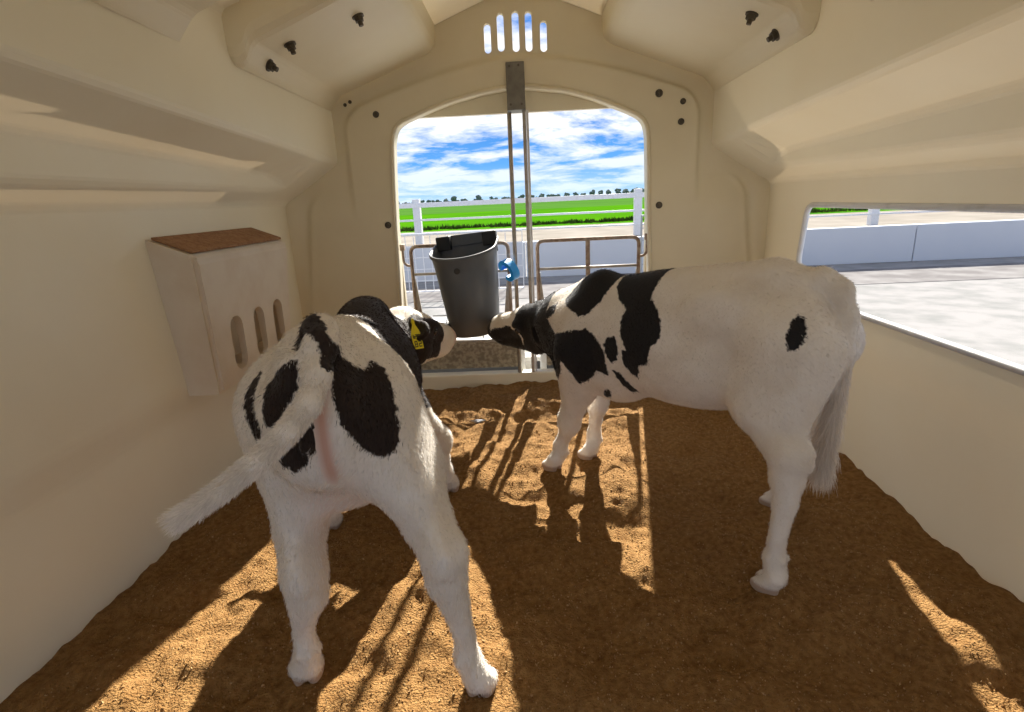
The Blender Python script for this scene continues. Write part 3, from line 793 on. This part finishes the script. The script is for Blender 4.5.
def strands(name, base, nrm, dirv, length, width, tint, parent, seed):
    """short hairs as thin bent blades, one mesh"""
    r = np.random.default_rng(seed); n = len(base)
    side = np.cross(dirv, r.normal(size=(n, 3))); side /= np.maximum(np.linalg.norm(side, axis=1), 1e-6)[:, None]
    w = side*(width*.5)[:, None]
    mid = base+dirv*(length*.55)[:, None]+nrm*(length*.10)[:, None]; tip = base+dirv*length[:, None]
    V = np.stack([base-w-nrm*.001, base+w-nrm*.001, mid+w*.8, mid-w*.8, tip], 1).reshape(-1, 3)
    b = np.arange(n)*5
    me = bpy.data.meshes.new(name)
    me.vertices.add(n*5); me.vertices.foreach_set('co', V.astype(np.float32).ravel())
    loops = np.stack([b, b+1, b+2, b+3, b+3, b+2, b+4], 1).ravel()
    me.loops.add(len(loops)); me.loops.foreach_set('vertex_index', loops.astype(np.int32))
    me.polygons.add(n*2); st = np.stack([np.arange(n)*7, np.arange(n)*7+4], 1).ravel(); me.polygons.foreach_set('loop_start', st.astype(np.int32))
    me.update(calc_edges=True)
    a = me.color_attributes.new('tint', 'FLOAT_COLOR', 'POINT')
    c = np.repeat(np.c_[tint, np.ones(n)], 5, axis=0); a.data.foreach_set('color', c.astype(np.float32).ravel())
    return link(name, me, HAIR, parent)

class Frame:
    def __init__(s, O, h):
        h = np.array([h[0], h[1]])/math.hypot(*h); s.O = np.array([O[0], O[1]]); s.h = h; s.l = np.array([-h[1], h[0]])
    def loc(s, p):                                     # world -> (forward, left, up)
        d = np.array(p[:2])-s.O; return np.array([d@s.h, d@s.l, p[2]])

def head(F, poll, muz, up, ear_dirs, scale=1.0, G=1.15, ear_f=.035):
    """head built along poll -> muzzle; returns its frame (origin, f, l, u)"""
    poll = np.array(poll); f = np.array(muz)-poll; Lh = np.linalg.norm(f); f /= Lh
    u = np.array(up, float); u -= f*(u@f); u /= np.linalg.norm(u); l = np.cross(u, f)
    B = np.c_[f, l, u]; S = Lh/.40*scale
    gg = np.array((1, G, G))
    def W(p): return poll+B@(np.array(p)*S*gg)
    def E(c, r, k=.02, sub=False): F.ell(W(c), np.array(r)*S*gg, k*S, B, sub)
    def Cn(a, b, ra, rb, k=.02, sub=False): F.cone(W(a), W(b), ra*S*G, rb*S*G, k*S, sub)
    E((.045, 0, -.052), (.085, .070, .070), .03)       # skull
    E((.125, 0, -.055), (.095, .068, .058), .03)       # forehead
    Cn((.14, 0, -.066), (.34, 0, -.080), .058, .047, .03)
    E((.345, 0, -.090), (.050, .052, .046), .025)      # muzzle
    E((.378, 0, -.082), (.026, .044, .034), .015)      # nose pad
    E((.335, 0, -.128), (.045, .036, .020), .02)       # lower lip
    Cn((.10, .022, -.135), (.30, .012, -.128), .040, .026, .025)   # jaw bars
    Cn((.10, -.022, -.135), (.30, -.012, -.128), .040, .026, .025)
    for s_ in (-1, 1):
        E((.095, s_*.050, -.105), (.062, .026, .058), .03)         # cheeks
        E((.150, s_*.063, -.040), (.034, .017, .020), .018)        # brow
        E((.150, s_*.078, -.056), (.019, .008, .013), .006, True)  # eye socket
        E((.395, s_*.026, -.074), (.010, .010, .007), .004, True)  # nostril
        Cn((.300, s_*.050, -.117), (.385, s_*.022, -.116), .003, .003, .004, True)   # mouth
        ed, en, el = ear_dirs[0 if s_ < 0 else 1]       # direction, facing normal, length
        ed = B@np.array(ed); ed /= np.linalg.norm(ed); en = B@np.array(en); en -= ed*(en@ed); en /= np.linalg.norm(en); ew = np.cross(en, ed)
        root = W((ear_f, s_*.058, -.035)); Be = np.c_[ed, ew, en]
        F.cone(root-ed*.01, root+ed*.03*S, .022*S, .018*S, .02)
        F.ell(root+ed*(el*.55*S), (el*.52*S, .044*S, .016*S), .012, Be)
        F.ell(root+ed*(el*.57*S)+en*.016*S, (el*.42*S, .033*S, .015*S), .005, Be, True)
    return poll, B, np.array((S, S*G, S*G)), W

def trunk(F, w=1.0, dz=0.0):
    """barrel, chest, loin and rump on the line of the back (forward, left, up)"""
    F.ell((-.03, 0, .610+dz), (.34, .150*w, .195), .05)
    F.ell((-.08, 0, .585+dz), (.22, .142*w, .165), .05)
    F.ell((.19, 0, .565+dz), (.20, .130*w, .215), .05)
    F.ell((.34, 0, .530+dz), (.13, .098*w, .165), .05)       # point of the shoulder, brisket
    F.ell((-.10, 0, .725+dz), (.28, .112*w, .120), .05)      # loin
    F.ell((.22, 0, .688+dz), (.13, .066*w, .100), .06)       # withers
    F.ell((-.27, 0, .712+dz), (.20, .134*w, .148), .07)      # hips
    F.ell((-.40, 0, .715+dz), (.11, .118*w, .140), .06)      # seat
    F.ell((-.22, 0, .560+dz), (.15, .125*w, .110), .08)      # flank
    F.cone((-.36, 0, .835+dz), (-.46, 0, .845+dz), .05, .036, .05)   # tail head
    F.cone((.26, 0, .755+dz), (-.34, 0, .852+dz), .034, .040, .08)   # spine
    for s_ in (-1, 1):
        F.ell((-.235, s_*.108*w, .772+dz), (.065, .022, .040), .07)  # hook bones
        F.ell((-.445, s_*.070*w, .740+dz), (.035, .030, .045), .05)  # pin bones

def hind(F, hip, stifle, hock, fet, hoof, s_, yaw=0.0, fat=1.0):
    hip, stifle, hock, fet, hoof = [np.array(p, float) for p in (hip, stifle, hock, fet, hoof)]
    F.cone(hip, stifle, .115*fat, .085*fat, .06)
    F.cone(hip+np.array((-.06, 0, -.03)), hock+(hip-hock)*.42, .085*fat, .058*fat, .06)       # back of the thigh
    mid = stifle*.45+hock*.55
    F.chain([(stifle, .080*fat), (mid, .052), (hock+np.array((.012, 0, .03)), .045), (hock+np.array((.010, 0, -.035)), .044)], .030)
    F.cone(hock+np.array((-.035, 0, .055)), mid+np.array((-.030, 0, .04)), .018, .028, .02)   # tendon
    F.cone(hock+np.array((-.028, 0, .02)), hock+np.array((-.022, 0, .035)), .024, .022, .02)      # point of the hock
    c1 = hock*.55+fet*.45
    F.chain([(hock+np.array((.010, 0, -.03)), .044), (c1+np.array((0, 0, .01)), .031), (fet+np.array((0, 0, .035)), .0225), (fet+np.array((0, 0, .01)), .0215), (fet+np.array((.004, 0, -.02)), .028)], .012)
    foot(F, fet, hoof, yaw)
def foot(F, fet, hoof, yaw=0.0):
    fwd = np.array((cos(yaw), sin(yaw), 0)); side = np.array((-sin(yaw), cos(yaw), 0)); hoof = np.array(hoof, float); hoof[2] = 0
    F.cone(fet+np.array((0, 0, -.02)), hoof+np.array((0, 0, .048)), .028, .031, .015)
    B = np.c_[fwd, side, (0, 0, 1)]
    for s_ in (-1, 1):
        F.cone(hoof+side*s_*.015+np.array((0, 0, .045)), hoof+fwd*.030+side*s_*.017+np.array((0, 0, .020)), .022, .019, .012)
        F.ell(hoof+fwd*.022+side*s_*.017+np.array((0, 0, .012)), (.042, .019, .026), .008, B)
        F.ell(fet-fwd*.028+side*s_*.014+np.array((0, 0, -.012)), (.010, .008, .010), .006, B)     # dew claws
    F.cone(hoof+fwd*.030+np.array((0, 0, .03)), hoof+fwd*.075+np.array((0, 0, .0)), .0032, .0045, .004, True)
    F.ell(hoof+np.array((0, 0, -.055)), (.12, .12, .050), .002, None, True)                        # flat soles
def fore(F, sh, elbow, knee, fet, hoof, yaw=0.0, fat=1.0):
    sh, elbow, knee, fet, hoof = [np.array(p, float) for p in (sh, elbow, knee, fet, hoof)]
    F.cone(sh, elbow, .085*fat, .066*fat, .05)
    F.chain([(elbow, .062*fat), (elbow*.45+knee*.55, .043), (knee+np.array((0, 0, .02)), .037), (knee, .040), (knee+np.array((0, 0, -.025)), .034)], .028)
    c1 = knee*.5+fet*.5
    F.chain([(knee+np.array((0, 0, -.02)), .034), (c1, .0235), (fet+np.array((0, 0, .02)), .026), (fet, .030)], .018)
    foot(F, fet, hoof, yaw)

def finish(F, fr, root, name, paint, m, seed, nfur, fur_len, nwhite, darkc, tailline=None):
    V, Q = F.mesh()
    o = pyobj(name, V, Q, m, root, smooth=True); me = o.data
    coat, skin, hoof = paint(V)
    for nm, a in (('coat', coat), ('skin', skin), ('hoof', hoof)):
        at = me.attributes.new(nm, 'FLOAT', 'POINT'); at.data.foreach_set('value', a.astype(np.float32))
    # short coat
    r = np.random.default_rng(seed)
    tri = V[Q]; ar = np.linalg.norm(np.cross(tri[:, 1]-tri[:, 0], tri[:, 2]-tri[:, 0]), axis=1)+1e-12
    pick = r.choice(len(Q), nfur, p=ar/ar.sum()); u, w = r.random((2, nfur))
    P = (tri[pick, 0]*((1-u)*(1-w))[:, None]+tri[pick, 1]*(u*(1-w))[:, None]+tri[pick, 2]*(u*w)[:, None]+tri[pick, 3]*((1-u)*w)[:, None])
    n_ = F.grad(P)
    c, s_, hf = paint(P)
    keep = (s_ < .35) & (hf < .2); P = P[keep]; n_ = n_[keep]; c = c[keep]
    flow = np.tile(np.array([-.75, 0, -.65]), (len(P), 1)); flow -= n_*(flow*n_).sum(1)[:, None]; flow /= np.maximum(np.linalg.norm(flow, axis=1), .2)[:, None]
    dv = flow+n_*.30+r.normal(0, .16, P.shape); dv /= np.linalg.norm(dv, axis=1)[:, None]
    cj = c+r.normal(0, .003, len(c)); v_ = r.uniform(.88, 1.06, len(P))[:, None]
    tint = np.where((cj > 0)[:, None], np.array(darkc)*1.3*v_, np.array(nwhite)*v_)
    strands('short_coat', P, n_, dv, r.uniform(.6, 1.25, len(P))*fur_len, np.full(len(P), .0011), tint, root, seed+1)
    return o, V, Q

def tail_hair(root, line, rad, n, seed, length, color, lift=.45):
    r = np.random.default_rng(seed); line = np.array(line); s = np.r_[0, np.cumsum(np.linalg.norm(np.diff(line, axis=0), axis=1))]
    t = r.random(n)**.85*s[-1]; C_ = np.stack([np.interp(t, s, line[:, i]) for i in range(3)], 1); t2 = np.minimum(t+.02, s[-1]); t1 = t2-.04
    dr = np.stack([np.interp(t2, s, line[:, i])-np.interp(t1, s, line[:, i]) for i in range(3)], 1); dr /= np.maximum(np.linalg.norm(dr, axis=1), 1e-6)[:, None]
    rd = np.cross(dr, r.normal(size=(n, 3))); rd /= np.linalg.norm(rd, axis=1)[:, None]
    rr = np.interp(t, s, rad)
    P = C_+rd*(rr*.95)[:, None]
    dv = dr+rd*lift+r.normal(0, .17, P.shape); dv[:, 2] -= .06; dv /= np.linalg.norm(dv, axis=1)[:, None]
    tint = np.array(color)*r.uniform(.85, 1.1, n)[:, None]
    strands('tail_hair', P, rd, dv, r.uniform(.6, 1.3, n)*np.interp(t, s, length), np.full(n, .0013), tint, root, seed+1)
def place_calf(name, fr, label, group):
    o = empty(name, (fr.O[0], fr.O[1], 0), label, 'calf'); o.rotation_euler = (0, 0, math.atan2(fr.h[1], fr.h[0])); return o
def eyes(root, W, S, B):
    for s_ in (-1, 1):
        bm = bmesh.new(); bmesh.ops.create_uvsphere(bm, u_segments=20, v_segments=14, radius=.0165*S[0])
        bmesh.ops.translate(bm, vec=Vector(W((.150, s_*.066, -.056))), verts=bm.verts[:]); obj('eye', bm, M['eye'], root, True)

WHITE = (.80, .76, .70)
H_ = .0062
# ---- the calf seen from behind, at the left
fA = Frame((-.482, 1.40), (-.125, .992))
rA = place_calf('calf', fA, 'black and white calf at left seen from behind, tail swung out, yellow ear tag', None)
FA = Field((-.72, -.45, -.01), (1.42, .62, 1.02), H_)
trunk(FA, .88, -.028)
FA.ell((.24, .005, .742), (.13, .070, .088), .06)
FA.ell((.16, -.022, .600), (.18, .142, .175), .05)
A_ = fA.loc
hind(FA, A_((-.545, 1.14, .68)), A_((-.575, 1.17, .50)), A_((-.520, 1.00, .300)), A_((-.557, 1.03, .110)), A_((-.570, 1.03, 0)), 1, .05)
hind(FA, A_((-.365, 1.12, .68)), A_((-.300, 1.15, .50)), A_((-.200, .985, .345)), A_((-.172, 1.00, .115)), A_((-.145, .985, 0)), -1, -.25)
fore(FA, A_((-.585, 1.70, .55)), A_((-.61, 1.66, .40)), A_((-.68, 1.68, .22)), A_((-.72, 1.655, .075)), A_((-.729, 1.665, 0)), .1)
fore(FA, A_((-.470, 1.75, .55)), A_((-.425, 1.78, .40)), A_((-.355, 1.87, .235)), A_((-.345, 1.885, .08)), A_((-.337, 1.90, 0)), 0, .88)
# neck: shoulders -> poll
pollA = A_((-.565, 2.26, .665)); muzA = A_((-.400, 2.64, .562))
FA.cone(A_((-.520, 1.70, .61)), A_((-.56, 1.98, .585)), .120, .085, .06)
FA.cone(A_((-.56, 1.98, .585)), pollA+np.array((0.01, 0, -.085)), .085, .070, .05)
FA.cone(A_((-.52, 1.74, .755)), A_((-.55, 2.05, .640)), .05, .04, .06)
upA = (0, 0, 1)
hA = head(FA, pollA, muzA, upA, [((-.40, -.80, -.42), (-.80, .05, .50), .110), ((-.25, 1.0, .05), (.5, .2, -.5), .105)], 1.02, 1.22, .012)
# tail: root -> swung left towards the photographer
tA = [A_(p) for p in ((-0.401, 1.000, 0.875), (-0.383, 0.950, 0.860), (-0.376, 0.900, 0.820), (-0.380, 0.855, 0.781), (-0.407, 0.815, 0.747), (-0.448, 0.780, 0.713), (-0.494, 0.750, 0.681), (-0.528, 0.730, 0.662))]
FA.chain([(p, r_) for p, r_ in zip(tA, (.036, .028, .022, .018, .016, .0145, .012, .008))], .022)
FA.ell((-.515, -.005, .70), (.020, .012, .035), .012)
def paintA(P):
    s, t, z = P[:, 0], P[:, 1], P[:, 2]
    c = np.full(len(P), -.05)
    rear = s < .02
    for poly in PATCH_A:
        d = poly_sd(t, .8*z+.6*(s+.4), poly)+.005; c = np.maximum(c, d)
    # dark fore-body: back over shoulders and right side
    d = np.minimum(s+.03-.03*np.sin(t*18), z-.50+.25*s)
    c = np.maximum(c, d)
    # tail stays white
    tl = np.array(tA); dt = np.full(len(P), 9.0)
    for a, b in zip(tl[2:], tl[3:]):
        ab = b-a; k = np.clip(((P-a)@ab)/(ab@ab), 0, 1); dt = np.minimum(dt, np.linalg.norm(P-a-k[:, None]*ab, axis=1))
    c = np.where(dt < .0265, np.minimum(c, -.02), c)
    # head
    po, B, S, W = hA; q = (P-po)@B/S; f, l, u = q.T
    hd = (np.linalg.norm(P-(po+np.array(muzA))/2, axis=1) < .33) & (s > .62)
    ch = np.minimum(.262-.3*np.maximum(0, -u-.08)-f, .05)                     # pale muzzle
    ch = np.minimum(ch, np.maximum(-u-.028+.0*f, np.abs(l)-.052))     # white blaze over the forehead
    ch = np.minimum(ch, np.where((u < -.150) & (f > .10), -.01, .05))
    ear = (np.abs(l) > .082)
    ch = np.where(ear, .03, ch)
    c = np.where(hd & (f > -.05), ch, c)
    skin = np.clip((f-.335)/.03, 0, 1)*hd*.75*(np.abs(l) < .09)
    # bare skin under the tail
    skin = np.maximum(skin, np.exp(-((t+.034)/.014)**2)*sstep(.55, .62, z)*sstep(.83, .79, z)*(s < -.42)*.85)
    skin = np.maximum(skin, .28*np.exp(-((t)/.07)**2)*sstep(.30, .45, z)*sstep(.62, .52, z)*(s < -.2))
    skin = np.where(dt < .034, 0, skin)
    c = np.where((skin > .4) & (s < 0), -.03, c)
    hoof = sstep(.030, .018, z)
    return c, skin, hoof
PATCH_A = [
    [(0.007, 0.663), (0.006, 0.684), (-0.014, 0.723), (-0.019, 0.728), (-0.050, 0.685), (-0.055, 0.662), (-0.063, 0.648), (-0.081, 0.640), (-0.101, 0.632), (-0.114, 0.657), (-0.130, 0.650), (-0.144, 0.609), (-0.152, 0.569), (-0.154, 0.532), (-0.152, 0.496), (-0.144, 0.483), (-0.124, 0.473), (-0.104, 0.480), (-0.092, 0.489), (-0.081, 0.506), (-0.067, 0.521), (-0.063, 0.550), (-0.057, 0.578), (-0.057, 0.622), (-0.049, 0.640), (-0.046, 0.656), (-0.017, 0.676), (-0.002, 0.649)],
    [(0.068, 0.581), (0.066, 0.600), (0.041, 0.611), (-0.002, 0.615), (0.002, 0.580), (0.035, 0.547), (0.052, 0.524), (0.062, 0.522), (0.068, 0.552)],
    [(0.120, 0.661), (0.135, 0.643), (0.147, 0.620), (0.146, 0.593), (0.133, 0.556), (0.088, 0.510), (0.083, 0.514), (0.097, 0.553), (0.130, 0.608), (0.127, 0.634)],
    [(0.050, 0.464), (0.028, 0.448), (0.003, 0.460), (-0.032, 0.490), (-0.028, 0.515), (-0.019, 0.527), (-0.002, 0.504), (0.047, 0.481)],
]
mA = coat_material('calf_coat_dark_brown', (.022, .013, .010))
oA, VA_, QA_ = finish(FA, fA, rA, 'body', paintA, mA, 21, 110000, .011, (.80, .76, .70), (.022, .014, .011))
tail_hair(rA, tA[2:]+[A_((-.552, .722, .650))], [.020, .017, .015, .0135, .0115, .008, .004], 18000, 31, [.009, .012, .014, .015, .016, .020, .026], (.92, .88, .82), .6)
eyes(rA, hA[3], hA[2], hA[1])
# ear tag on the right ear
EARC = hA[3]((.012, -.058, -.035))+hA[1]@(np.array((-.40, -.80, -.42))/np.linalg.norm((-.40, -.80, -.42)))*.030+hA[1]@np.array((-.80, .05, .50))*.034+np.array((-.026, -.010, -.008))
earp = EARC
et = empty('ear_tag_holder', (0, 0, 0), None, None)
bpy.data.objects.remove(et)
bm = bmesh.new()
tagp = [(-.004, .022), (.004, .022), (.007, .0), (.016, -.016), (.020, -.028), (.020, -.078), (-.020, -.078), (-.020, -.028), (-.016, -.016), (-.007, .0)]
A = [bm.verts.new((-.0012, a, b)) for a, b in tagp]; B = [bm.verts.new((.0012, a, b)) for a, b in tagp]
for k in range(len(A)): bm.faces.new((A[k], A[(k+1) % len(A)], B[(k+1) % len(A)], B[k]))
bm.faces.new(A[::-1]); bm.faces.new(B)
tg = obj('ear_tag', bm, M['tag'], rA); tg.location = tuple(earp); tg.rotation_euler = (0, radians(28), radians(22)); tg.scale = (1, 1, 1.3)
bm = bmesh.new(); add_tube(bm, [(-.006, 0, .014), (.012, 0, .014)], .006, 10); obj('tag_stud', bm, M['tag'], tg)
bm = bmesh.new()                                             # printed number, three rows of small strokes
def stroke(a0, b0, a1, b1, w=.0016):
    add_box(bm, -.0019, -.0012, min(-a0, -a1)-w, max(-a0, -a1)+w, min(b0, b1)-w, max(b0, b1)+w)
def digit(cx, cz, segs, w=.0045, h=.0085):
    S_ = {'t': (-w, h, w, h), 'm': (-w, 0, w, 0), 'b': (-w, -h, w, -h), 'tl': (-w, 0, -w, h), 'tr': (w, 0, w, h), 'bl': (-w, -h, -w, 0), 'br': (w, -h, w, 0)}
    for k in segs: stroke(*[v+o_ for v, o_ in zip(S_[k], (cx, cz, cx, cz))])
digit(.009, -.062, ('t', 'tr', 'm', 'bl', 'b')); digit(-.008, -.062, ('t', 'm', 'b', 'tl', 'tr', 'bl', 'br'))
digit(.010, -.037, ('t', 'tl', 'm', 'bl'), .003, .005); digit(0, -.037, ('t', 'tr', 'm', 'br'), .003, .005); digit(-.010, -.037, ('m', 'tl', 'bl', 'br', 'b'), .003, .005)
obj('tag_number', bm, M['ink'], tg)

# ---- the calf standing side on, at the right
fB = Frame((.463, 1.805), (-.707, .707))
rB = place_calf('calf', fB, 'white calf with black patches at right, side on, muzzle raised to the bucket', None)
FB = Field((-.78, -.42, -.01), (1.32, .40, 1.02), H_)
trunk(FB)
B_ = fB.loc
hind(FB, B_((.71, 1.46, .68)), B_((.665, 1.47, .50)), B_((.697, 1.335, .370)), B_((.668, 1.320, .115)), B_((.668, 1.305, 0)), 1, .0)
hind(FB, B_((.85, 1.62, .68)), B_((.80, 1.72, .48)), B_((.915, 1.69, .335)), B_((.885, 1.72, .110)), B_((.870, 1.735, 0)), -1, .0)
fore(FB, B_((.17, 1.97, .54)), B_((.185, 2.03, .36)), B_((.150, 2.055, .215)), B_((.112, 2.075, .085)), B_((.090, 2.06, 0)), .0)
fore(FB, B_((.30, 2.12, .54)), B_((.32, 2.13, .40)), B_((.275, 2.135, .265)), B_((.268, 2.19, .085)), B_((.250, 2.15, 0)), .0, .95)
pollB = B_((.085, 2.37, .640)); muzB = B_((-.200, 2.60, .592))
FB.cone((.30, 0, .64), B_((.15, 2.24, .60)), .135, .105, .06)
FB.cone(B_((.15, 2.24, .60)), pollB+np.array((-.005, 0, -.095)), .105, .085, .05)
FB.cone((.26, 0, .79), pollB+np.array((-.02, 0, -.02)), .045, .040, .06)
FB.cone((.40, 0, .50), B_((.10, 2.32, .50)), .085, .06, .06)
hB = head(FB, pollB, muzB, (-.05, .35, 1), [((-.75, -1.0, .05), (.2, .3, -.8), .105), ((-.75, .80, -.65), (.5, .8, .3), .115)], 1.05, 1.32)
tB = [(-.470, 0, .855), (-.515, -.005, .83), (-.54, -.01, .76), (-.545, -.01, .66), (-.54, 0, .56), (-.535, .01, .46), (-.53, .015, .40)]
FB.chain([(p, r_) for p, r_ in zip(tB, (.036, .028, .023, .019, .016, .014, .010))], .02)
CRESC = [(0.806, -0.041, 0.539), (0.799, -0.053, 0.528), (0.786, -0.065, 0.509), (0.774, -0.071, 0.49), (0.79, -0.092, 0.459)]
def paintB(P):
    s, t, z = P[:, 0], P[:, 1], P[:, 2]
    c = np.full(len(P), -.05)
    for lo_t, poly in PATCH_B:
        d = poly_sd(s, z, poly)+.003; c = np.maximum(c, np.where(t > lo_t, d, -.05))
    po, B, S, W = hB; q = (P-po)@B/S; f, l, u = q.T
    # neck and head dark
    nk = np.clip(s-np.interp(z, [.40, .47, .526, .600, .608, .626, .642, .69, .75], [.40, .345, .322, .355, .440, .485, .522, .534, .55]), -.05, .035)
    nk = np.minimum(nk, z-.43)
    c = np.maximum(c, nk)
    hd = (np.linalg.norm(P-(po+np.array(muzB))/2, axis=1) < .34) & (s > .45) & (f > 0)
    ch = np.full(len(P), .03)
    ch = np.minimum(ch, -(np.minimum(np.minimum(f-.165, .355-f), u+.045+.12*(f-.2))))           # white blaze over the nose
    cr3 = np.array(CRESC); dj = np.full(len(P), 9.0)
    for a, b in zip(cr3, cr3[1:]):
        ab = b-a; k = np.clip(((P-a)@ab)/(ab@ab), 0, 1); dj = np.minimum(dj, np.linalg.norm(P-a-k[:, None]*ab, axis=1))
    ch = np.where(dj < .009, dj-.009, ch)
    c = np.where(hd, ch, c)
    ear = hd & (np.abs(l) > .09); c = np.where(ear, .03, c)
    skin = np.clip((u+.1)*0, 0, 1)+np.clip((f-.36)/.02, 0, 1)*hd*(u > -.06)*.6
    hoof = sstep(.030, .018, z)
    return c, skin, hoof
PATCH_B = [
    (-0.03, [(0.390, 0.729), (0.355, 0.785), (0.320, 0.850), (0.150, 0.860), (0.195, 0.769), (0.204, 0.741), (0.237, 0.705), (0.268, 0.690), (0.316, 0.708)]),
    (-0.03, [(0.152, 0.794), (0.160, 0.880), (-0.030, 0.900), (-0.010, 0.829), (-0.005, 0.790), (-0.003, 0.764), (0.072, 0.734), (0.120, 0.755)]),
    (0.02, [(-0.003, 0.776), (-0.032, 0.757), (-0.060, 0.715), (-0.067, 0.664), (-0.036, 0.628), (-0.031, 0.576), (0.003, 0.563), (0.016, 0.512), (0.039, 0.523), (0.070, 0.554), (0.072, 0.596), (0.053, 0.600), (0.078, 0.641), (0.094, 0.699), (0.072, 0.746)]),
    (0.02, [(0.385, 0.605), (0.294, 0.634), (0.233, 0.647), (0.195, 0.622), (0.156, 0.580), (0.146, 0.492), (0.196, 0.501), (0.238, 0.454), (0.282, 0.429), (0.292, 0.467), (0.315, 0.520), (0.345, 0.530)]),
    (0.02, [(0.153, 0.605), (0.139, 0.633), (0.109, 0.636), (0.094, 0.603), (0.099, 0.560), (0.119, 0.547), (0.142, 0.564)]),
    (0.02, [(0.120, 0.513), (0.099, 0.512), (0.048, 0.443), (0.074, 0.433), (0.098, 0.467)]),
    (0, [(-0.454, 0.719), (-0.453, 0.763), (-0.459, 0.776), (-0.474, 0.771), (-0.489, 0.729), (-0.479, 0.705), (-0.462, 0.699)]),
    (0.02, [(0.183, 0.414), (0.168, 0.424), (0.160, 0.416), (0.170, 0.394), (0.192, 0.379), (0.196, 0.390)]),
    (-0.02, [(0.532, 0.635), (0.515, 0.676), (0.458, 0.698), (0.449, 0.671), (0.517, 0.631)]),
]
mB = coat_material('calf_coat_black', (.012, .011, .012))
oB, VB_, QB_ = finish(FB, fB, rB, 'body', paintB, mB, 22, 110000, .009, (.80, .75, .68), (.012, .011, .012))
tail_hair(rB, tB[3:]+[(-.53, .015, .30)], [.018, .018, .02, .02, .01], 5000, 41, [.02, .03, .05, .06, .06], (.84, .78, .70), .2)
eyes(rB, hB[3], hB[2], hB[1])
